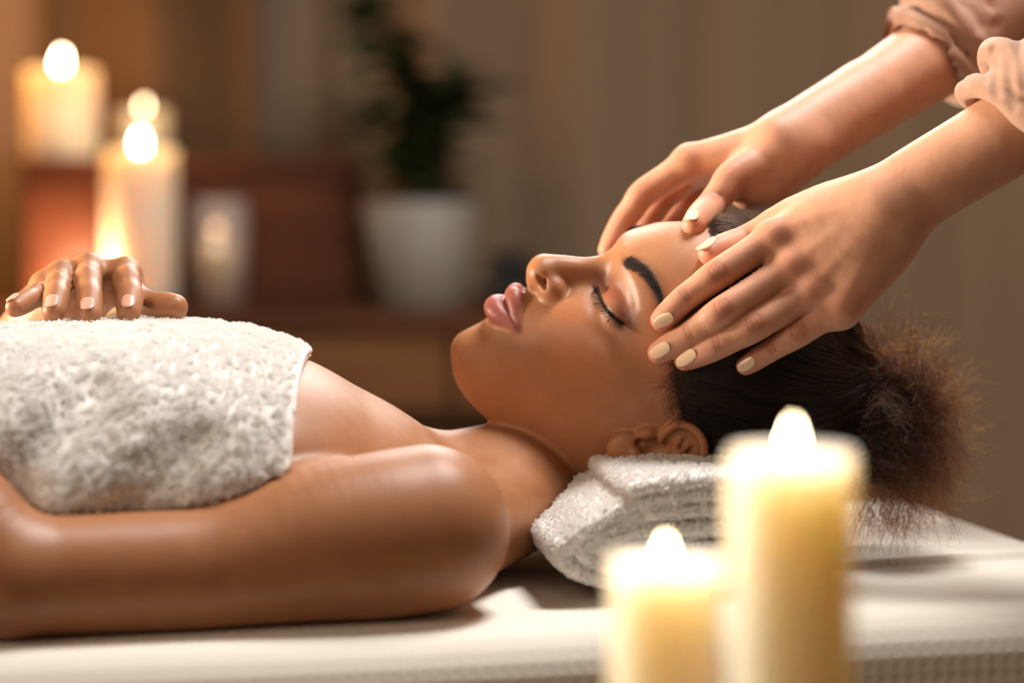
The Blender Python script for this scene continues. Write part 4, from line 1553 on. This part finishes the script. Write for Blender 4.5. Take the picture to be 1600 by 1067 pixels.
def candle(label, x, y, z, r, h, fh, mat, power, glow, group=None, lean=0.0, well=0.006, seg=48, glow_r=0.006, holder=None):
    t = thing('candle', label, 'candle', (x, y, z), group)
    rnd = random.Random(int(x * 1000) + int(h * 997))
    ph = rnd.random() * 6
    prof = [(0.0, 0.0), (r * 0.97, 0.0), (r, 0.003), (r, h * 0.5), (r, h - 0.006), (r * 0.975, h - 0.0015), (r * 0.93, h), (r * 0.88, h - 0.0015), (r * 0.78, h - well), (r * 0.4, h - well * 1.15), (0.0, h - well * 1.2)]
    lathe('wax', prof, mat, t, seg, (x, y, z), wob=lambda a, j: 1 + 0.012 * math.sin(2 * a + ph) + 0.008 * math.sin(5 * a + ph * 2))
    zt = z + h - well * 1.2
    wk = lathe('wick', [(0, 0), (0.0011, 0), (0.0010, 0.006), (0.0006, 0.0105), (0, 0.0108)], WICK, t, 8, (x, y, zt - 0.001))
    zf = zt + 0.005
    fr = fh * 0.205
    prof = [(0, 0), (fr * 0.55, fh * 0.03), (fr * 0.9, fh * 0.14), (fr, fh * 0.28), (fr * 0.92, fh * 0.45), (fr * 0.68, fh * 0.65), (fr * 0.36, fh * 0.83), (fr * 0.10, fh * 0.96), (0, fh)]
    fl = lathe('flame', prof, flame_mat(power), t, 20, (x, y, zf))
    for v in fl.data.vertices:
        k = (v.co.z - zf) / fh
        v.co.x += lean * k * k
    fl.visible_shadow = True
    if glow > 0:
        l = bpy.data.lights.new('flame_light', 'POINT'); l.energy = glow; l.color = (1.0, 0.64, 0.38); l.shadow_soft_size = glow_r
        lo = bpy.data.objects.new('flame_light', l); COL.objects.link(lo); lo.location = (x, y, zf + fh + 0.012)
        lo.parent = t; lo.matrix_parent_inverse = t.matrix_basis.inverted()
    return t


def at(u, v, d):
    return to_world(px(u, v, d * 1000.0))


# two in front, on a small side table below the picture
FZ = 0.7885
pA, pB = at(1237, 705, 0.85), at(1040, 872, 0.885)
candle('taller lit cream pillar candle in front of the massage table', pA[0], pA[1], FZ, 0.0222, pA[2] - FZ, 0.0130, WAX, 55, 0.048, None, 0.0005)
candle('shorter lit cream pillar candle in front of the rolled towel', pB[0], pB[1], FZ, 0.0205, pB[2] - FZ, 0.0100, WAX, 55, 0.048, None, 0.0)
scx, scy = (pA[0] + pB[0]) / 2, 0.875
st = thing('side_table', 'small round wooden side table carrying the two front candles', 'table', (scx, scy, 0))
lathe('table_top', [(0, FZ - 0.022), (0.088, FZ - 0.022), (0.094, FZ - 0.016), (0.094, FZ - 0.004), (0.091, FZ - 0.0005), (0, FZ - 0.0005)], WOOD_M, st, 48, (scx, scy, 0))
lathe('pedestal', [(0, 0.024), (0.03, 0.024), (0.02, 0.06), (0.016, 0.4), (0.024, FZ - 0.05), (0.05, FZ - 0.0225), (0, FZ - 0.0225)], WOOD_M, st, 24, (scx, scy, 0))
lathe('base', [(0, 0.0), (0.12, 0.0), (0.12, 0.012), (0.03, 0.0235), (0, 0.0235)], WOOD_M, st, 40, (scx, scy, 0))

# ---------------------------------------------------------------- background: console with box, candles, plant
CZ = 0.785          # console top
con = thing('console_table', 'low brown wooden console behind the massage table', 'console', (-0.60, 3.72, 0))
box_mesh('top_board', (-0.60, 3.74, CZ - 0.0155), (2.1, 0.42, 0.03), WOOD_D, con, 0.004)
for k_ in range(4):
    xx = -0.60 - 0.765 + 0.51 * k_
    dr = box_mesh('drawer', (xx, 3.548, CZ - 0.088), (0.50, 0.022, 0.108), WOOD_M, con, 0.003)
    lathe('knob', [(0, 0), (0.012, 0.0), (0.014, 0.008), (0.009, 0.018), (0, 0.02)], WOOD_D, dr, 16, (xx, 3.53, CZ - 0.098))
box_mesh('carcass', (-0.60, 3.75, CZ - 0.088), (2.06, 0.37, 0.112), WOOD_D, con, 0.003)
for xx in (-1.58, 0.38):
    for yy in (3.58, 3.90):
        box_mesh('leg', (xx, yy, (CZ - 0.145) / 2), (0.05, 0.05, CZ - 0.1455), WOOD_D, con, 0.003)

bx0, bx1 = at(30, 400, 3.74)[0], at(562, 400, 3.74)[0]
BZ1 = at(300, 247, 3.74)[2]
chest = thing('wooden_chest', 'reddish brown wooden chest behind the candles on the console', 'box', ((bx0 + bx1) / 2, 3.83, CZ))
WOOD_R, nt_, b_ = mat_new('red_mahogany', None, 0.5, 0.3)
nz = noise_tex(nt_, 5, 5, 0.6, stretch=(0.5, 6, 10))
rp = ramp(nt_, nz.outputs['Fac'], [(0.3, srgb(74, 36, 18)), (0.55, srgb(104, 54, 28)), (0.75, srgb(120, 66, 36))])
nt_.links.new(rp.outputs['Color'], b_.inputs['Base Color'])
bw, bcx, bh = bx1 - bx0, (bx0 + bx1) / 2, BZ1 - CZ
box_mesh('body', (bcx, 3.83, CZ + (bh - 0.02) / 2 + 0.0005), (bw * 0.985, 0.17, bh - 0.021), WOOD_R, chest, 0.003)
box_mesh('lid', (bcx, 3.83, BZ1 - 0.0095), (bw, 0.185, 0.019), WOOD_R, chest, 0.004)
for k_ in range(3):
    box_mesh('front_panel', (bx0 + bw * (k_ + 0.5) / 3, 3.742, CZ + bh * 0.46), (bw / 3 * 0.9, 0.008, bh * 0.74), WOOD_R, chest, 0.003)

def cand(label, u, vtop, d, z, rpx, fpx, mat, power, glow, lean=0.0, well=0.006, group=None):
    p = at(u, vtop, d)
    return candle(label, p[0], p[1], z, rpx / F_PX * d, p[2] - z, fpx / F_PX * d, mat, power, glow, group, lean, well, glow_r=0.012)


cand('lit pillar candle standing high on the left end of the wooden chest', 95, 108, 3.80, BZ1, 57, 30, WAX, 90, 0.5, 0.003)
cand('tall lit pillar candle on the console right in front of the chest', 219, 234, 3.66, CZ, 56, 30, WAX, 90, 0.5, 0.001)
cand('dim candle on the chest lid behind the tall candle', 224, 172, 3.86, BZ1, 40, 18, WAX, 24, 0.12, 0.002)
cand('low candle glowing at the foot of the chest behind the hand', 100, 464, 3.65, CZ, 24, 26, WAX, 60, 2.6, 0.0, 0.004)

# dim candle in a frosted glass
GL = bpy.data.materials.new('smoked_glass'); GL.use_nodes = True
b_ = GL.node_tree.nodes['Principled BSDF']
b_.inputs['Base Color'].default_value = (0.92, 0.80, 0.72, 1); b_.inputs['Roughness'].default_value = 0.06
b_.inputs['Transmission Weight'].default_value = 0.72; b_.inputs['IOR'].default_value = 1.2
p4 = at(342, 312, 3.66); r4 = 43 / F_PX * 3.66; h4 = p4[2] - CZ
gl = thing('candle_glass', 'smoky glass cylinder around a small dim candle on the console', 'candle holder', (p4[0], p4[1], CZ))
lathe('glass', [(0, 0.0005), (r4, 0.0005), (r4, h4), (r4 - 0.0025, h4), (r4 - 0.003, 0.006), (0, 0.006)], GL, gl, 40, (p4[0], p4[1], CZ))
f4 = at(338, 395, 3.66)
candle('small dim candle inside the smoky glass cylinder', f4[0], f4[1], CZ + 0.0065, r4 * 0.72, f4[2] - CZ - 0.0065, 0.014, WAX, 30, 0.05, None, 0.0)

# potted plant
pp = at(657, 478, 3.68)
pot_r1, pot_r0, ph_ = 92 / F_PX * 3.68, 66 / F_PX * 3.68, (478 - 312) / F_PX * 3.68
plant = thing('potted_plant', 'leafy dark green plant in a white tapered pot on the console', 'plant', (pp[0], pp[1], CZ))
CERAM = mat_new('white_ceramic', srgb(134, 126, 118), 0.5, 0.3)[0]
SOIL = mat_new('potting_soil', srgb(40, 30, 22), 1.0, 0.1)[0]
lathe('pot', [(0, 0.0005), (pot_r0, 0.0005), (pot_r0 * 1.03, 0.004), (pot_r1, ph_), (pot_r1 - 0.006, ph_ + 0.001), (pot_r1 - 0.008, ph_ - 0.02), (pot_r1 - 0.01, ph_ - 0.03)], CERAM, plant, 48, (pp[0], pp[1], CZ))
lathe('soil', [(0, ph_ - 0.018), (pot_r1 * 0.5, ph_ - 0.02), (pot_r1 - 0.009, ph_ - 0.025)], SOIL, plant, 32, (pp[0], pp[1], CZ))
LEAF, nt_, b_ = mat_new('leaf_green', None, 0.5, 0.4)
nz = noise_tex(nt_, 40, 2, 0.5)
rp = ramp(nt_, nz.outputs['Fac'], [(0.3, srgb(38, 50, 26)), (0.7, srgb(66, 80, 42))])
nt_.links.new(rp.outputs['Color'], b_.inputs['Base Color'])
STEM = mat_new('stem_green', srgb(70, 72, 40), 0.6, 0.3)[0]
# one pointed oval leaf with a folded midrib, 1 unit long
lv, lf = [], []
for i in range(9):
    s = i / 8; w = 0.30 * math.sin(math.pi * min(s * 1.02, 1)) ** 0.8 * (1 - 0.25 * s) + 0.012
    for j in (-1, -0.5, 0, 0.5, 1):
        lv.append((j * w, s, 0.10 * abs(j) * w / 0.26 - 0.22 * s * s))
for i in range(8):
    for j in range(4):
        a = i * 5 + j; lf.append((a, a + 1, a + 6, a + 5))
leaf_me = bpy.data.meshes.new('leaf'); leaf_me.from_pydata(lv, [], lf); leaf_me.update()
leaf_me.polygons.foreach_set('use_smooth', np.ones(len(lf), bool)); leaf_me.materials.append(LEAF)
r_ = random.Random(5)
tops = [(535, 15, 3.64), (745, 135, 3.70), (600, 0, 3.68), (545, 175, 3.68), (562, -25, 3.66), (548, 40, 3.70), (590, 60, 3.72), (640, 165, 3.62), (728, 118, 3.66), (712, 150, 3.74), (575, 205, 3.64), (690, 215, 3.60), (612, 120, 3.70), (655, 235, 3.66), (600, 245, 3.6)]
base_p = Vector((pp[0], pp[1], CZ + ph_ - 0.022))
for (u_, v_, d_) in tops:
    tip = Vector(at(u_, v_, d_)); rt = base_p + Vector((r_.uniform(-0.03, 0.03), r_.uniform(-0.03, 0.03), 0))
    mid_ = rt * 0.5 + tip * 0.5 + Vector(((rt.x - tip.x) * 0.28, 0, 0.02))
    C = spline([np.array(rt), np.array(mid_), np.array(tip)], 8)
    vs, fs = [], []
    for i, c in enumerate(C):
        rr = 0.0045 - 0.003 * i / (len(C) - 1)
        for k in range(6):
            vs.append((c[0] + rr * math.cos(k * 1.047), c[1] + rr * math.sin(k * 1.047), c[2]))
    for i in range(len(C) - 1):
        for k in range(6):
            fs.append((i * 6 + k, i * 6 + (k + 1) % 6, i * 6 + 6 + (k + 1) % 6, i * 6 + 6 + k))
    sm = bpy.data.meshes.new('stem'); sm.from_pydata(vs, [], fs); sm.update(); sm.polygons.foreach_set('use_smooth', np.ones(len(fs), bool))
    link('stem', sm, STEM, plant)
    ln = (tip - rt).length
    for k in range(int(8 + ln * 34)):
        s = 0.25 + 0.75 * r_.random() ** 0.8
        c = Vector(C[int(s * (len(C) - 1))])
        o = bpy.data.objects.new('leaf', leaf_me); COL.objects.link(o)
        sz = r_.uniform(0.05, 0.095)
        d = Vector((r_.gauss(0, 1), r_.gauss(0, 1), r_.uniform(-0.2, 0.9))).normalized()
        q = d.to_track_quat('Y', 'Z')
        o.rotation_mode = 'QUATERNION'; o.rotation_quaternion = q
        o.location = c; o.scale = (sz, sz, sz)
        o.parent = plant; o.matrix_parent_inverse = plant.matrix_basis.inverted()

# dark stones beside the pot
STONE, nt_, b_ = mat_new('black_basalt', srgb(34, 33, 33), 0.6, 0.4)
for k_, (u_, z_, rr, hh, lab) in enumerate(((800, 0, 0.058, 0.036, 'flat black massage stone lying on the console beside the pot, lowest of the pile'),
                                            (802, 0.0355, 0.046, 0.030, 'black massage stone in the middle of the small pile beside the pot'),
                                            (797, 0.065, 0.032, 0.024, 'smallest black massage stone on top of the pile beside the pot'))):
    p = at(u_, 478, 3.68)
    pr = [(rr * math.cos(a), hh / 2 + hh / 2 * math.sin(a)) for a in np.linspace(-math.pi / 2, math.pi / 2, 12)]
    o = lathe('massage_stone', pr, STONE, None, 28, (p[0], p[1], CZ + z_), wob=lambda a, j: 1 + 0.08 * math.sin(2 * a + k_) + 0.04 * math.sin(3 * a), label=lab, category='stone', group='black stones beside the pot')

# ---------------------------------------------------------------- room
WALLM, nt_, b_ = mat_new('taupe_plaster', None, 0.9, 0.2)
nz = noise_tex(nt_, 3, 4, 0.5)
rp = ramp(nt_, nz.outputs['Fac'], [(0.3, srgb(138, 120, 104)), (0.7, srgb(152, 134, 116))])
nt_.links.new(rp.outputs['Color'], b_.inputs['Base Color'])
FLOORM, nt_, b_ = mat_new('floor_oak', None, 0.5, 0.3)
nz = noise_tex(nt_, 3, 5, 0.6, stretch=(1, 8, 1))
rp = ramp(nt_, nz.outputs['Fac'], [(0.3, srgb(84, 62, 44)), (0.7, srgb(112, 86, 62))])
nt_.links.new(rp.outputs['Color'], b_.inputs['Base Color'])
RX0, RX1, RY0, RY1, RZ = -2.6, 2.4, -1.6, 4.1, 2.7
box_mesh('floor', ((RX0 + RX1) / 2, (RY0 + RY1) / 2, -0.05), (RX1 - RX0, RY1 - RY0, 0.1), FLOORM, None, 0, kind='structure')
box_mesh('ceiling', ((RX0 + RX1) / 2, (RY0 + RY1) / 2, RZ + 0.05), (RX1 - RX0, RY1 - RY0, 0.1), WALLM, None, 0, kind='structure')
box_mesh('wall_back', ((RX0 + RX1) / 2, RY1 + 0.05, RZ / 2), (RX1 - RX0, 0.1, RZ), WALLM, None, 0, kind='structure')
box_mesh('wall_front', ((RX0 + RX1) / 2, RY0 - 0.05, RZ / 2), (RX1 - RX0, 0.1, RZ), WALLM, None, 0, kind='structure')
box_mesh('wall_left', (RX0 - 0.05, (RY0 + RY1) / 2, RZ / 2), (0.1, RY1 - RY0, RZ), WALLM, None, 0, kind='structure')
box_mesh('wall_right', (RX1 + 0.05, (RY0 + RY1) / 2, RZ / 2), (0.1, RY1 - RY0, RZ), WALLM, None, 0, kind='structure')
box_mesh('baseboard_back', ((RX0 + RX1) / 2, RY1 - 0.008, 0.045), (RX1 - RX0 - 0.01, 0.014, 0.088), WOOD_D, None, 0.002, kind='structure')


def curtain(x0, x1, y, label, mat, seed, per=0.26, amp=0.03):
    n = int((x1 - x0) / 0.006); rr = random.Random(seed)
    xs_ = np.linspace(x0, x1, n); ph = np.cumsum(np.array([rr.uniform(0.75, 1.3) for _ in range(n)])) * (xs_[1] - xs_[0]) / per * 2 * math.pi
    vs, fs = [], []
    zs_ = np.linspace(0.02, 2.62, 24)
    for z in zs_:
        k = 0.75 + 0.25 * math.sin(z * 1.3)
        for x, p in zip(xs_, ph):
            vs.append((x + 0.006 * math.sin(p * 2), y + amp * k * math.sin(p) + 0.008 * math.sin(p * 0.37 + z), z))
    for j in range(len(zs_) - 1):
        for i in range(n - 1):
            a = j * n + i; fs.append((a, a + 1, a + n + 1, a + n))
    me = bpy.data.meshes.new('curtain'); me.from_pydata(vs, [], fs); me.update(); me.polygons.foreach_set('use_smooth', np.ones(len(fs), bool))
    return link('curtain', me, mat, None, label=label, category='curtain')


CURT, nt_, b_ = mat_new('taupe_drape', srgb(150, 128, 106), 0.9, 0.15)
curtain(-0.30, 1.6, 4.03, 'long taupe curtain hanging behind the therapist and the plant', CURT, 3)
CURD, nt_, b_ = mat_new('brown_drape', srgb(104, 80, 58), 0.9, 0.15)
curtain(-0.78, -0.42, 4.03, 'darker brown curtain hanging behind the candles', CURD, 9)
